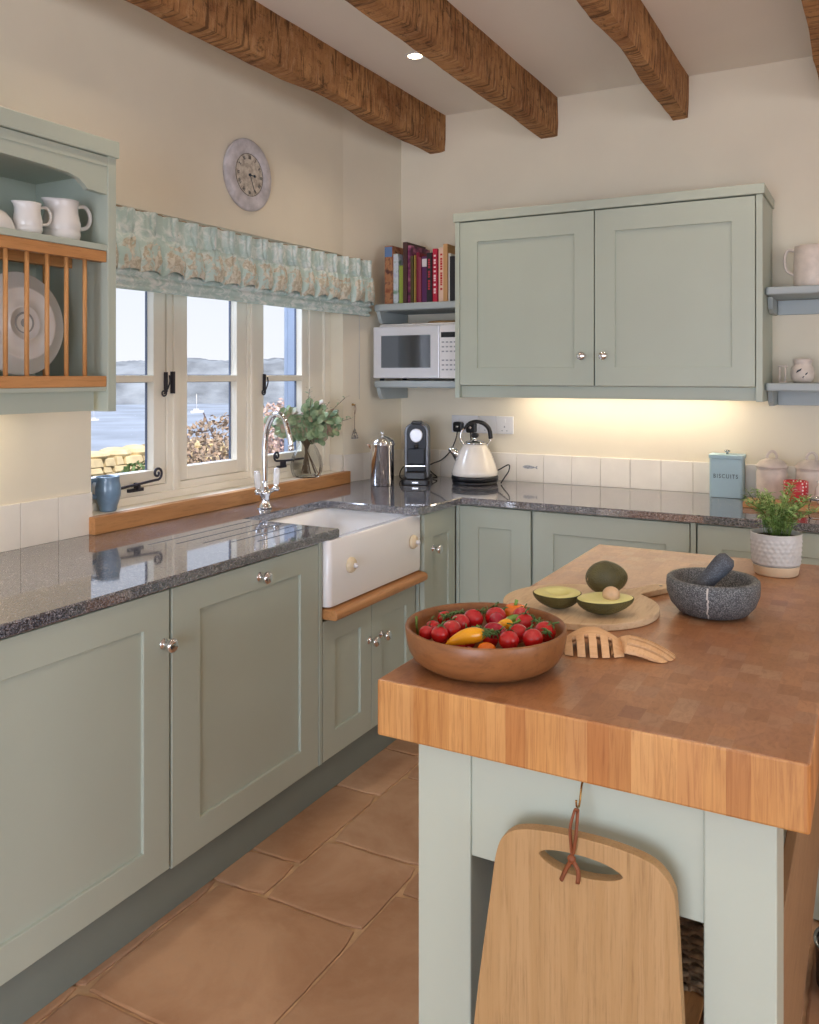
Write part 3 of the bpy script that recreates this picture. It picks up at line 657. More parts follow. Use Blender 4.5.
# ================================================================== ISLAND
il = thing('kitchen_island', 'sage painted island with a thick end-grain butcher block top', 'island', (1.845, -2.015, 0))
X0, X1, Y0, Y1 = 1.51, 2.183, -2.681, -1.348
m = MB(); m.box(X0, X1, Y0, Y1, .804, .90); m.mi = [0, 2, 0, 0, 1, 1]
part('butcher_block', m, ['block_side', 'block_side_y', 'block_top'], il, bevel=.004)
for a, b in ((1.574, 1.672), (2.041, 2.139)):
    for c, d in ((-2.651, -2.553), (-1.476, -1.378)):
        mm = MB(); mm.box(a, b, c, d, .0005, .8035); part('leg', mm, 'sage', il, bevel=.0025)
mm = MB(); mm.box(1.672, 2.041, -2.647, -2.622, .625, .8035); part('apron', mm, 'sage', il, bevel=.0015)
part('apron', MB().box(1.672, 2.041, -1.41, -1.385, .625, .8035), 'sage', il, bevel=.0015)
part('apron', MB().box(1.58, 1.605, -2.553, -1.476, .625, .8035), 'sage', il, bevel=.0015)
part('apron', MB().prism([(-2.553, .8035), (-1.476, .8035), (-1.476, .70), (-2.47, .70), (-2.53, .72), (-2.553, .66)], 2.105, 2.13, 'x'), 'sage', il, bevel=.0015)
m = MB().box(2.120, 2.1385, -2.5525, -1.4765, .23, .61); part('side_board', m, 'rail_wood', il, bevel=.002, label='plain timber side board')
m = MB()
m = MB()
for i in range(6): m.box(1.60+.0868*i, 1.68+.0868*i, -2.55, -1.46, .068, .09)
part('lower_shelf', m, 'oak_y', il, bevel=.002, label='slatted timber lower shelf')
# brass hook, cord and chopping board
hk = thing('cup_hook', 'small brass hook screwed under the block edge', 'hook', (1.866, -2.66, .79))
part('hook_wire', MB().tube(smooth_path([(1.866, -2.6475, .797), (1.866, -2.665, .798), (1.867, -2.676, .790), (1.868, -2.684, .778), (1.868, -2.692, .772), (1.868, -2.701, .778), (1.868, -2.703, .787)], 5), .0016, 8), 'brass', hk)
part('back_plate', MB().lathe([(.006, 0), (.006, .003), (.003, .004)], 14, (1.866, -2.6473, .797), '-y'), 'brass', hk)
P = [(1.690, .10), (1.680, .13), (1.704, .41), (1.7294, .60), (1.7368, .655), (1.7405, .676), (1.746, .694), (1.755, .708), (1.772, .720), (1.799, .7275), (1.842, .7325), (1.90, .7345), (1.950, .731), (1.980, .724), (1.998, .711), (2.008, .695), (2.0125, .675), (2.018, .58), (2.022, .508), (2.028, .35), (2.030, .12), (2.018, .10)]
H = [(1.811, .694), (1.818, .7005), (1.838, .7055), (1.866, .7075), (1.892, .707), (1.918, .7035), (1.938, .694), (1.925, .6845), (1.895, .678), (1.865, .6765), (1.838, .679), (1.818, .6865)]
# board with a slot hole: bridge outline to hole by angular strips
def holed(P, H, y0, y1, mb):
    c = (sum(p[0] for p in H)/len(H), sum(p[1] for p in H)/len(H))
    n = 96; 
    def hit(poly, a):
        d = Vector((math.cos(a), math.sin(a))); best = None
        for i in range(len(poly)):
            p = Vector(poly[i])-Vector(c); q = Vector(poly[(i+1) % len(poly)])-Vector(c); e = q-p
            den = d.x*e.y-d.y*e.x
            if abs(den) < 1e-12: continue
            t = (p.x*e.y-p.y*e.x)/den; u = (p.x*d.y-p.y*d.x)/den
            if t > 0 and -1e-6 <= u <= 1+1e-6 and (best is None or t > best): best = t
        return (c[0]+d.x*best, c[1]+d.y*best)
    A = sorted(set([2*PI*i/n for i in range(n)]+[math.atan2(p[1]-c[1], p[0]-c[0]) % (2*PI) for p in P]))
    O = [hit(P, a) for a in A]; I = [hit(H, a) for a in A]; n = len(A)
    vs = [(x, y0, z) for x, z in O]+[(x, y0, z) for x, z in I]+[(x, y1, z) for x, z in O]+[(x, y1, z) for x, z in I]
    fs = []
    for i in range(n):
        j = (i+1) % n; fs += [(i, j, n+j, n+i), (2*n+i, 3*n+i, 3*n+j, 2*n+j), (i, 2*n+i, 2*n+j, j), (n+i, n+j, 3*n+j, 3*n+i)]
    return mb.add(vs, fs)
Ps = [(p.x, p.y) for p in smooth_path([(x, z, 0) for x, z in P], 4, True)]; Hs = [(p.x, p.y) for p in smooth_path([(x, z, 0) for x, z in H], 3, True)]
cb = thing('chopping_board', 'long tapered oak chopping board with a slot handle hanging on the island end', 'chopping board', (1.866, -2.70, .10))
part('board', holed(Ps, Hs, -2.706, -2.686, MB()), 'board', cb, bevel=.0022, seg=2, angle=60)
m = MB(); yb = -2.710
m.tube(smooth_path([(1.8655, -2.702, .7715), (1.862, -2.712, .750), (1.8625, -2.711, .725), (1.864, yb, .708)], 6), .0022, 6, flat=1.6)
m.tube(smooth_path([(1.8695, -2.700, .7715), (1.871, -2.712, .745), (1.8675, -2.711, .722), (1.864, yb, .706)], 6), .0022, 6, flat=1.6)
m.tube(smooth_path([(1.8655, -2.702, .7715), (1.868, -2.705, .7745), (1.8705, -2.700, .7715)], 4), .0022, 6)
m.ball((1.864, yb-.003, .704), (.0065, .005, .006), 12, 8)
m.tube(smooth_path([(1.864, yb-.003, .702), (1.855, yb-.002, .685), (1.848, yb-.003, .668)], 5), .0026, 6, flat=1.5)
m.tube(smooth_path([(1.866, yb-.003, .702), (1.874, yb-.002, .688), (1.8735, yb-.003, .670)], 5), .0024, 6, flat=1.5)
part('leather_cord', m, 'leather', cb, label='knotted tan leather cord')
# things on the lower shelf
bk = thing('wicker_basket', 'grey wicker basket on the island lower shelf', 'basket', (1.84, -1.86, .09))
def rr_path(x0, x1, y0, y1, r, n=8): return rrect(x0, x1, y0, y1, r, n)
m = MB(); bx = (1.70, 1.985, -2.03, -1.66)
def perim(k, N=120):
    P = rrect(bx[0]-k, bx[1]+k, bx[2]-k, bx[3]+k, .05, 6); P = P+[P[0]]; L = [0]
    for a, b in zip(P, P[1:]): L.append(L[-1]+(Vector(b)-Vector(a)).length)
    out = []; j = 0
    for i in range(N):
        s = L[-1]*i/N
        while L[j+1] < s: j += 1
        t = (s-L[j])/(L[j+1]-L[j]); out.append(Vector(P[j]).lerp(Vector(P[j+1]), t))
    return out
cen = Vector(((bx[0]+bx[1])/2, (bx[2]+bx[3])/2))
for r in range(21):
    z = .0985+.0155*r; k = .0006*r; PP = perim(k); ph = PI*(r % 2)
    m.tube([((p+(p-cen).normalized()*.006*math.sin(2*PI*i/120*20+ph)).x, (p+(p-cen).normalized()*.006*math.sin(2*PI*i/120*20+ph)).y, z+.002*math.sin(i*.7)) for i, p in enumerate(PP)], .0068, 6, closed=True)
part('woven_sides', m, 'wicker', bk)
m = MB(); PP = perim(.003, 40)
for p in PP: m.tube([(p.x, p.y, .0945), (p.x, p.y, .42)], .0045, 6)
part('stakes', m, 'wicker', bk)
m = MB(); PP = perim(.010, 120); m.tube([(p.x, p.y, .427+.006*math.sin(i*1.05)) for i, p in enumerate(PP)], .010, 7, closed=True); m.tube([(p.x, p.y, .429-.006*math.sin(i*1.05)) for i, p in enumerate(PP)], .009, 7, closed=True)
part('rim', m, 'wicker', bk, label='thick twisted rim')
m = MB().box(bx[0]+.004, bx[1]-.004, bx[2]+.004, bx[3]-.004, .0905, .0935); part('base', m, 'wicker', bk)
MT['navy'] = plain('navy_cloth', '#2C3B58', .85, var=.06)
sb = thing('storage_box', 'dark blue storage box on the island lower shelf', 'box', (1.685, -2.25, .09))
part('body', MB().box(1.625, 1.755, -2.45, -2.08, .0905, .56), 'navy', sb, bevel=.006); part('lid', MB().box(1.62, 1.76, -2.455, -2.075, .5605, .60), 'navy', sb, bevel=.006)
pn = thing('casserole_pan', 'black casserole pan with a glass lid on the floor beside the island', 'pan', (2.215, -1.72, 0))
px_, py_ = 2.222, -1.72
part('body', MB().lathe([(0, .0008), (.078, .0008), (.086, .008), (.088, .098), (.091, .101), (.084, .101), (.082, .01), (0, .009)], 40, (px_, py_, 0)), 'dark_gloss', pn)
part('rim', MB().lathe([(.086, .0985), (.0915, .0995), (.0915, .105), (.084, .105)], 40, (px_, py_, 0), cap=False), 'nickel', pn)
part('lid', MB().lathe([(.085, .106), (.065, .124), (.03, .135), (0, .137)], 40, (px_, py_, 0), cap=False), 'vglass', pn, label='glass lid')
part('knob', MB().lathe([(.006, .136), (.005, .145), (.016, .151), (.015, .160), (0, .162)], 18, (px_, py_, 0)), 'black', pn)

# ------------------------------------------------------------------ bowl of vegetables
BX, BY = 1.640, -2.516
bw = thing('wooden_bowl', 'wide turned wooden bowl full of tomatoes and peppers', 'bowl', (BX, BY, .9))
part('bowl', MB().lathe([(0, .9006), (.100, .9006), (.114, .904), (.131, .915), (.1395, .930), (.1438, .949), (.1455, .968), (.1435, .9712), (.1395, .970), (.1365, .958), (.131, .940), (.116, .922), (.095, .912), (0, .910)], 64, (BX, BY, 0)), 'bowlwood', bw)
def veg_calyx(p, r, seed, up=None):
    rd = random.Random(seed); m = MB(); up = up or Vector((rd.uniform(-.5, .5), rd.uniform(-.5, .5), 1)).normalized()
    a = up.orthogonal().normalized(); b = up.cross(a); t = Vector(p)+up*r*.95
    for k in range(5):
        q = 2*PI*k/5+rd.random()*.4; d = a*math.cos(q)+b*math.sin(q); w = up.cross(d)
        tip = t+d*r*.75-up*r*.12; mid = t+d*r*.4+up*r*.10
        m.add([t-w*r*.12, mid-w*r*.13, tip, mid+w*r*.13, t+w*r*.12], [(0, 1, 2, 3, 4)])
    m.tube([t-up*r*.05, t+up*r*.35+a*r*.15, t+up*r*.6+a*r*.5], r*.09, 5)
    return m
toms = [(1.551, -2.576, .0115, 'at the near left, by the bowl rim'), (1.546, -2.541, .0115, 'against the left rim of the bowl'), (1.579, -2.579, .0135, 'left of the long yellow pepper'), (1.540, -2.478, .0125, 'high on the far left of the bowl'),
        (1.585, -2.542, .0150, 'behind the long yellow pepper'), (1.582, -2.500, .0155, 'second back in the left-hand row'), (1.591, -2.462, .0165, 'at the back of the left-hand row'), (1.625, -2.432, .0175, 'large, left of the orange pepper'),
        (1.687, -2.441, .0155, 'below the orange pepper on the right'), (1.699, -2.506, .0150, 'in the middle of the right-hand cluster'), (1.700, -2.552, .0150, 'nearest, right of the red pepper'), (1.733, -2.523, .0155, 'by the right front rim'), (1.738, -2.474, .0165, 'against the right rim of the bowl'),
        (1.662, -2.395, .0135, 'at the far rim behind the orange pepper')]
for i, (x, y, r, wh) in enumerate(toms):
    r *= 1.2
    z = .957+(.002 if r > .015 else 0)
    t = thing('cherry_tomato', 'red cherry tomato %s' % wh, 'tomato', (x, y, z), group='cherry tomatoes in the wooden bowl')
    part('fruit', MB().ball((x, y, z), (r, r, r*.93), 18, 12), 'tomato', t)
    rd = random.Random(i+40); part('calyx', veg_calyx((x, y, z), r*.95, i, Vector((rd.uniform(-.7, .5), rd.uniform(0, .9), .6)).normalized()), 'vine', t)
rd = random.Random(77)
for i in range(14):
    a = 2*PI*i/14; rr_ = .085 if i % 2 else .05; x, y = BX+rr_*math.cos(a), BY+rr_*math.sin(a)
    t = single('cherry_tomato', MB().ball((x, y, .926), .0148, 14, 10), 'tomato', 'red cherry tomato buried under the others in the bowl', 'tomato', (x, y, .926), 'tomatoes buried low in the bowl')
def pepper(name, label, cat, a, b, r, mat, bend=(0, 0, .004), stem=True):
    a, b = Vector(a), Vector(b); m = MB(); n = 16; pts = []; rs = []
    for i in range(n+1):
        t = i/n; pts.append(a.lerp(b, t)+Vector(bend)*math.sin(PI*t)); rs.append(max(.0006, r*(math.sin(PI*min(1, (t*.94+.06)))**.55)*(1-.45*t)))
    m.tube(pts, rs, 16); t_ = thing(name, label, cat, tuple(a)); part('fruit', m, mat, t_)
    if stem:
        d = (a-b).normalized(); part('stalk', MB().tube([a-d*.002, a+d*.008, a+d*.016+Vector((0, 0, .004))], [.004, .0026, .003], 8), 'green_pepper', t_)
pepper('yellow_pepper', 'long yellow pepper lying across the front of the bowl', 'pepper', (1.653, -2.548, .962), (1.600, -2.598, .950), .0175, 'yellow')
pepper('red_pepper', 'glossy crimson pepper in the middle of the bowl', 'pepper', (1.640, -2.520, .960), (1.686, -2.512, .952), .018, 'red_pepper')
pepper('red_pepper', 'small dark red pepper standing behind the crimson one', 'pepper', (1.628, -2.44, .962), (1.642, -2.462, .945), .017, 'red_pepper')
pepper('yellow_pepper', 'short yellow pepper tip in the middle of the bowl', 'pepper', (1.672, -2.468, .962), (1.648, -2.492, .955), .012, 'yellow')
pepper('green_pepper', 'small green pepper beside the orange one', 'pepper', (1.675, -2.425, .960), (1.645, -2.455, .955), .011, 'green_pepper')
m = MB().ball((1.643, -2.378, .957), (.026, .022, .021), 24, 14, 0, lambda x, y, z: (x*(1+.12*math.cos(3*math.atan2(y, x))), y*(1+.12*math.cos(3*math.atan2(y, x))), z-.006*math.exp(-((x*x+y*y)/.0001))))
t = thing('orange_pepper', 'small blocky orange pepper at the back of the bowl', 'pepper', (1.643, -2.378, .957)); part('fruit', m, 'orange', t); part('stalk', MB().tube([(1.643, -2.378, .970), (1.645, -2.376, .982)], [.003, .0035], 8), 'green_pepper', t)
t = single('tomato', MB().ball((1.668, -2.575, .945), (.017, .014, .012), 20, 12), 'orange', 'orange-red tomato half hidden at the front of the bowl', 'tomato', (1.668, -2.575, .945))
for k, (pts, lb) in enumerate(([[(1.548, -2.50), (1.56, -2.47), (1.585, -2.445), (1.61, -2.425), (1.63, -2.405)], 'knobbly green vine over the left row of tomatoes'], [[(1.67, -2.42), (1.70, -2.435), (1.725, -2.46), (1.745, -2.485), (1.75, -2.50)], 'knobbly green vine over the right cluster of tomatoes'], [[(1.62, -2.555), (1.645, -2.545), (1.66, -2.56), (1.675, -2.535)], 'green vine between the peppers'])):
    m = MB(); m.tube(smooth_path([(x, y, .967+.003*math.sin(i*2)) for i, (x, y) in enumerate(pts)], 6), .0022, 6)
    rd = random.Random(k+9)
    for p in smooth_path([(x, y, .967) for x, y in pts], 7):
        for _ in range(3):
            d = Vector((rd.uniform(-1, 1), rd.uniform(-1, 1), rd.uniform(-.9, .5))).normalized(); L = rd.uniform(.008, .015); m.tube([p, p+d*L*.6+Vector((0, 0, .002)), p+d*L], [.0016, .0013, .0006], 5)
    single('tomato_vine', m, 'vine', lb, 'vine', (pts[0][0], pts[0][1], .967))
single('pepper_stalk', MB().tube([(1.523, -2.556, .945), (1.520, -2.556, .962), (1.519, -2.554, .977)], [.0026, .0022, .0026], 8), 'green_stem', 'bright green stalk standing at the left rim of the bowl', 'stalk', (1.522, -2.556, .945))

# ------------------------------------------------------------------ serving board and avocados
cbx, cby = 1.682, -2.088; R_ = .170
P = []
ha = math.atan2(-1.835-cby, 1.815-cbx)
for i in range(61):
    a = ha+.17+(2*PI-.34)*i/60; P.append((cbx+R_*math.cos(a), cby+R_*math.sin(a)))
hd = Vector((math.cos(ha), math.sin(ha))); hw = Vector((-hd.y, hd.x)); c0 = Vector((cbx, cby))
for r_, w_ in ((R_+.012, -.021), (R_+.10, -.021), (R_+.118, -.014), (R_+.124, 0), (R_+.118, .014), (R_+.10, .021), (R_+.012, .021)): P.append(tuple(c0+hd*r_+hw*w_))
svb = thing('serving_board', 'round pale acacia serving board with a short handle, under the avocados', 'serving board', (cbx, cby, .9))
part('board', MB().prism(P, .9006, .9148, 'z'), 'pale_wood', svb, bevel=.002)
hp = c0+hd*(R_+.098); part('hole', MB().lathe([(.0045, .9149), (0, .9149)], 16, (hp.x, hp.y, 0), cap=False), 'black', svb, label='black disc in place of a small round hanging hole')  # not cut through: the dark of the hole is a flat black disc
def pear(t): # radius along 0..1
    return math.sqrt(max(0, 1-(2*t-1)**2))*(1-.22*(t-.4))
def avocado(name, label, loc, L, W, rz, half=False, pit=False, tilt=0.):
    t = thing(name, label, 'avocado', loc, rz, local=True); t.rotation_euler = (tilt, 0, rz)
    def df(x, y, z):
        k = 1-.20*(x/(L/2)) if x > 0 else 1+.04*(x/(L/2)); y *= k; z *= k
        if half and z > 0: z = 0
        return (x, y, z)
    m = MB().ball((0, 0, W/2), (L/2, W/2, W/2), 36, 24, 0, df)
    if half:
        keep = [i for i, f in enumerate(m.f) if not all(m.v[k][2] > W/2-1e-5 for k in f)]; m.f = [m.f[i] for i in keep]; m.mi = [0]*len(keep); m.sm = [True]*len(keep); m.fc = [None]*len(keep)
    part('skin', m, 'avo', t)
    if half:
        m = MB(); n = 40; rings = []
        for s, dz in ((.965, .0004), (.90, .0010), (.60, .0006), (.47, -.001 if not pit else .0004), (.40, -.006 if not pit else .0003), (.25, -.011 if not pit else .0002), (.08, -.013 if not pit else .0002)):
            rg = []
            for k in range(n):
                a = 2*PI*k/n; x = L/2*math.cos(a)*s; y = W/2*math.sin(a)*s; kk = 1-.20*(x/(L/2)) if x > 0 else 1+.04*(x/(L/2))
                rg.append((x-(1-s)*L*.06, y*kk, W/2+max(dz, -.012)+(.0016 if s < .95 else .0003)))
            rings.append(rg)
        vs = [p for r in rings for p in r]; fs = [(i*n+k, i*n+(k+1) % n, (i+1)*n+(k+1) % n, (i+1)*n+k) for i in range(len(rings)-1) for k in range(n)]+[tuple((len(rings)-1)*n+k for k in range(n))]
        part('flesh', m.add(vs, fs, 0, True), 'flesh', t, label='yellow-green cut flesh')
        if pit: part('stone', MB().ball((.012, 0, W/2+.008), (.0185, .0175, .0165), 22, 14), 'pit', t, label='round brown stone')
    else: part('stalk_scar', MB().lathe([(.0035, 0), (.003, .002), (0, .0022)], 12, (-L/2+.0005, -.003, W/2), 'x'), 'pit', t)
    return t
a_ = avocado('avocado', 'whole dark avocado at the back of the round board', (1.716, -1.995, .9152), .100, .078, math.radians(28.6+12))
avocado('avocado_half', 'cut avocado half with an empty hollow, nearer the bowl', (1.655, -2.166, .9170), .104, .070, math.radians(28.6+176), True, False, -.13)
avocado('avocado_half', 'cut avocado half still holding its stone', (1.758, -2.160, .9170), .126, .068, math.radians(28.6+8), True, True, .12)
# dark hollow of the empty half is the flesh dish itself
# ------------------------------------------------------------------ salad hands
def hand(label, loc, rz, rx=0., W=.070, palm=.045, fin=.042, hgt=.034, n=5):
    t = thing('salad_server', label, 'salad server', loc, rz, local=True)
    m = MB(); N = 14; th = .005
    def S(u, v):      # u along towards the finger tips, v across -1..1
        y = -u*(1-.22*v*v); x = v*W/2; z = hgt*(1-.55*v*v)*(1-max(0, (u+.0)/(palm+fin))**2*.96)
        if u < 0: z *= max(0., 1-(u/.03)**2)**.5 if u > -.03 else 0
        return (x*(1-.18*max(0, (palm*.5-u)/(palm))**1.2), y, z)
    U = [-.028+.002*i*0+(-.0+(.028+palm)*i/N) for i in range(N+1)]; V = [-1+2*j/20 for j in range(21)]
    top = [S(u, v) for u in U for v in V]; bot = [(x*.97, y, max(0.0005, z-th)) for x, y, z in top]
    nu, nv = N+1, 21
    fs = [(i*nv+j, i*nv+j+1, (i+1)*nv+j+1, (i+1)*nv+j) for i in range(N) for j in range(nv-1)]; o = nu*nv
    fs += [tuple(o+k for k in f[::-1]) for f in fs]
    ring = [j for j in range(nv)]+[i*nv+nv-1 for i in range(1, nu)]+[(nu-1)*nv+j for j in range(nv-2, -1, -1)]+[i*nv for i in range(nu-2, 0, -1)]
    fs += [(ring[k], o+ring[k], o+ring[(k+1) % len(ring)], ring[(k+1) % len(ring)]) for k in range(len(ring))]
    m.add(top+bot, fs, 0, True)
    for k in range(n):
        v0 = -1+2*(k+.08)/n; v1 = -1+2*(k+.72)/n
        if k == n-1: v1 = .98
        if k == 0: v0 = -.98
        P4 = []; K = 8
        for i in range(K+1):
            u = palm-.003+(fin+.003)*i/K
            for v in (v0, (v0+v1)/2, v1): P4.append(S(u, v))
        b4 = [(x, y, max(.0005, z-th)) for x, y, z in P4]; o = len(P4)
        f = [(i*3+j, i*3+j+1, (i+1)*3+j+1, (i+1)*3+j) for i in range(K) for j in range(2)]; f += [tuple(o+q for q in g[::-1]) for g in f]
        rg = [0, 1, 2]+[i*3+2 for i in range(1, K+1)]+[K*3+1, K*3]+[i*3 for i in range(K-1, 0, -1)]
        f += [(rg[q], o+rg[q], o+rg[(q+1) % len(rg)], rg[(q+1) % len(rg)]) for q in range(len(rg))]
        m.add(P4+b4, f, 0, True)
    o = part('hand', m, 'servwood', t); e = o.modifiers.new('e', 'EDGE_SPLIT'); e.split_angle = math.radians(55)
    return t
hand('claw-shaped wooden salad server, domed one overlapping the other', (1.785, -2.345, .9012), math.radians(28.6-6), W=.110, palm=.024, fin=.036, hgt=.040)
hand('claw-shaped wooden salad server pointing away from the bowl', (1.851, -2.335, .9008), math.radians(28.6+66), W=.082, palm=.004, fin=.082, hgt=.030)

# ------------------------------------------------------------------ mortar and pestle, potted herb
MXc, MYc = 1.947, -1.984
mo = thing('mortar', 'speckled grey granite mortar with a pale vein', 'mortar', (MXc, MYc, .9))
part('bowl', MB().lathe([(0, .9006), (.056, .9006), (.072, .906), (.088, .924), (.0960, .946), (.0975, .963), (.0965, .976), (.092, .980), (.083, .978), (.079, .970), (.070, .945), (.05, .928), (0, .921)], 56, (MXc, MYc, 0)), 'mortar', mo)
m = MB(); va = math.atan2(-.878+.12, .479) 
va = math.atan2(-2.066-MYc, 1.951-MXc)
for (r0, z0), (r1, z1) in zip([(.0725, .906), (.0885, .924), (.0965, .946), (.0980, .963)], [(.0885, .924), (.0965, .946), (.0980, .963), (.0970, .976)]):
    for s0 in range(3):
        t0, t1 = s0/3, (s0+1)/3; ra, rb = r0+(r1-r0)*t0+.0004, r0+(r1-r0)*t1+.0004; za, zb = z0+(z1-z0)*t0, z0+(z1-z0)*t1
        w = .018+.006*noise.noise(Vector((za*300, 1, 2))); q = .05*noise.noise(Vector((za*80, 5, 2)))
        m.add([(MXc+ra*math.cos(va-w+q), MYc+ra*math.sin(va-w+q), za), (MXc+ra*math.cos(va+w+q), MYc+ra*math.sin(va+w+q), za), (MXc+rb*math.cos(va+w+q), MYc+rb*math.sin(va+w+q), zb), (MXc+rb*math.cos(va-w+q), MYc+rb*math.sin(va-w+q), zb)], [(0, 1, 2, 3)])
part('vein', m, 'vein', mo, label='pale mineral vein')
ps = thing('pestle', 'stubby dark granite pestle leaning in the mortar', 'pestle', (1.93, -1.98, .93))
a, b = Vector((1.908, -2.006, .938)), Vector((1.981, -1.980, 1.026)); n = 14; pts = []; rs = []
for i in range(n+1):
    t = i/n; pts.append(a.lerp(b, t)); rs.append(.0185+.003*math.cos(t*PI*1.2)**2 if 0 < i < n else .012)
rs[1] = .019; rs[-2] = .0195; m = MB().tube(pts, rs, 24); part('body', m, 'pestle', ps)

PX, PY = 2.030, -1.516
pt = thing('potted_herb', 'pale grey honeycomb-textured pot of green herbs on the island', 'potted plant', (PX, PY, .9))
m = MB(); seg = 72; zs = [.9006, .904, .926, .928]
def potr(z): return .0515+(z-.9)*.10 if z < .927 else .0595+(z-.927)*.062
prof = [(0, .9006), (.050, .9006), (.0535, .904), (.0575, .925)]
part('foot', MB().lathe(prof+[(.0575, .9265)], 48, (PX, PY, 0)), 'sandpot', pt, label='bare clay foot')
nz = 26; vs = []
for j in range(nz+1):
    z = .9268+(1.008-.9268)*j/nz
    for k in range(seg*2):
        a = PI*k/seg; r = potr(z)
        u = a*13/PI; v = (z-.927)/.0115; row = math.floor(v); uu = (u+.5*(row % 2)) % 1-.5; vv = v-row-.5
        h = max(0, 1-2.1*math.sqrt(uu*uu*1.1+vv*vv))
        if j < 2 or j > nz-3: h = 0
        r += .0035*h-.002; vs.append((PX+r*math.cos(a), PY+r*math.sin(a), z))
S2 = seg*2; fs = [(j*S2+k, j*S2+(k+1) % S2, (j+1)*S2+(k+1) % S2, (j+1)*S2+k) for j in range(nz) for k in range(S2)]
m = MB().add(vs, fs, 0, True); m.lathe([(.0575, .9266), (potr(.9268), .9268)], 72, (PX, PY, 0), cap=False); rt = potr(1.008)
m.lathe([(rt, 1.008), (rt-.001, 1.0095), (rt-.005, 1.0095), (rt-.006, 1.008), (rt-.008, .99)], 72, (PX, PY, 0), cap=False)
part('pot', m, 'concrete', pt); part('soil', MB().lathe([(rt-.008, .998), (.03, 1.001), (0, 1.0)], 32, (PX, PY, 0), cap=False), 'soil', pt)
rd = random.Random(21); ms = MB(); ml = MB()
def leaf(m, p, d, L, w, rd):
    d = d.normalized(); s = d.cross(Vector((rd.uniform(-.4, .4), rd.uniform(-.4, .4), 1))); s = s.normalized() if s.length > .01 else Vector((1, 0, 0)); n_ = s.cross(d)
    b = len(m.v); q = p+d*L
    m.add([p, p+d*L*.35+s*w+n_*w*.25, p+d*L*.7+s*w*.75+n_*w*.2-Vector((0, 0, L*.05)), q-Vector((0, 0, L*.18)), p+d*L*.7-s*w*.75+n_*w*.2-Vector((0, 0, L*.05)), p+d*L*.35-s*w+n_*w*.25, p+d*L*.5], [(0, 1, 6), (1, 2, 6), (2, 3, 6), (3, 4, 6), (4, 5, 6), (5, 0, 6)], 0, True)
for i in range(52):
    a = rd.uniform(0, 2*PI); r0 = rd.uniform(0, .035); H_ = rd.uniform(.08, .148)*(1.0 if i > 8 else 1.15); sp_ = rd.uniform(.01, .085)
    p0 = Vector((PX+r0*math.cos(a), PY+r0*math.sin(a), 1.0)); p2 = p0+Vector((math.cos(a)*sp_, math.sin(a)*sp_, H_*(1-.35*(sp_/.085)))); p1 = p0.lerp(p2, .5)+Vector((-.2*sp_*math.cos(a), -.2*sp_*math.sin(a), .012))
    path = smooth_path([p0, p1, p2], 6); ms.tube(path, .0009, 5)
    for j, p in enumerate(path[2:]):
        for _ in range(2 if j < 9 else 3):
            q = rd.uniform(0, 2*PI); leaf(ml, p, Vector((math.cos(q), math.sin(q), rd.uniform(.1, .9))), rd.uniform(.015, .029), rd.uniform(.0018, .0032), rd)
part('stems', ms, 'green_stem', pt); part('leaves', ml, 'herb', pt)

# ================================================================== WINDOW SIDE
# wall clock
ck = thing('wall_clock', 'round distressed grey wall clock above the window', 'clock', (0, -1.19, 2.235))
cy, cz, cr = -1.19, 2.235, .146
part('rim', MB().lathe([(cr-.004, .0005), (cr, .006), (cr, .016), (cr-.006, .021), (cr*.64, .023), (cr*.60, .018), (0, .018)], 64, (0, cy, cz), 'x'), 'clockrim', ck, label='wide limed grey rim')
part('dial', MB().lathe([(cr*.60, .0183), (0, .0186)], 48, (0, cy, cz), 'x', cap=False), 'dial', ck, label='worn cream dial')
m = MB(); nums = ['XII', 'I', 'II', 'III', 'IIII', 'V', 'VI', 'VII', 'VIII', 'IX', 'X', 'XI']
def stroke(m, a, b, w, x=.0192):
    a, b = Vector(a), Vector(b); d = (b-a).normalized(); s = Vector((-d.y, d.x))*w/2; P = [a+s, a-s, b-s, b+s]
    m.add([(x, cy+p.x, cz+p.y) for p in P]+[(x+.0006, cy+p.x, cz+p.y) for p in P], [(0, 1, 2, 3), (7, 6, 5, 4), (0, 4, 5, 1), (1, 5, 6, 2), (2, 6, 7, 3), (3, 7, 4, 0)])
for k, s in enumerate(nums):
    a = PI/2-2*PI*k/12; rad = Vector((math.cos(a), math.sin(a))); tan = Vector((rad.y, -rad.x)); hgt = .0145; wch = {'I': .0042, 'V': .0085, 'X': .0085}
    W_ = sum(wch[c] for c in s); x = -W_/2; base = rad*.064
    for c in s:
        w_ = wch[c]; L = lambda u, v: base+tan*(x+u*w_)+rad*(v*hgt)
        if c == 'I': stroke(m, L(.5, 0), L(.5, 1), .0019)
        if c == 'V': stroke(m, L(.1, 1), L(.5, 0), .0021); stroke(m, L(.9, 1), L(.5, 0), .0012)
        if c == 'X': stroke(m, L(.1, 1), L(.9, 0), .0021); stroke(m, L(.9, 1), L(.1, 0), .0012)
        x += w_
m.tube([(.0192, cy+cr*.585*math.cos(2*PI*i/64), cz+cr*.585*math.sin(2*PI*i/64)) for i in range(64)], .0009, 5, closed=True)
part('numerals', m, 'ink', ck)
m = MB(); stroke(m, (0, 0), (.040, -.000), .0034, .0205); m.lathe([(0, 0), (.006, 0), (.006, .0012), (0, .0012)], 14, (.0205, cy+.030, cz), 'x'); part('hour_hand', m, 'ink', ck)
m = MB(); stroke(m, (0, 0), (.030, -.066), .0028, .0215); part('minute_hand', m, 'ink', ck)
part('pin', MB().lathe([(.006, .019), (.006, .024), (0, .025)], 16, (0, cy, cz), 'x'), 'ink', ck)
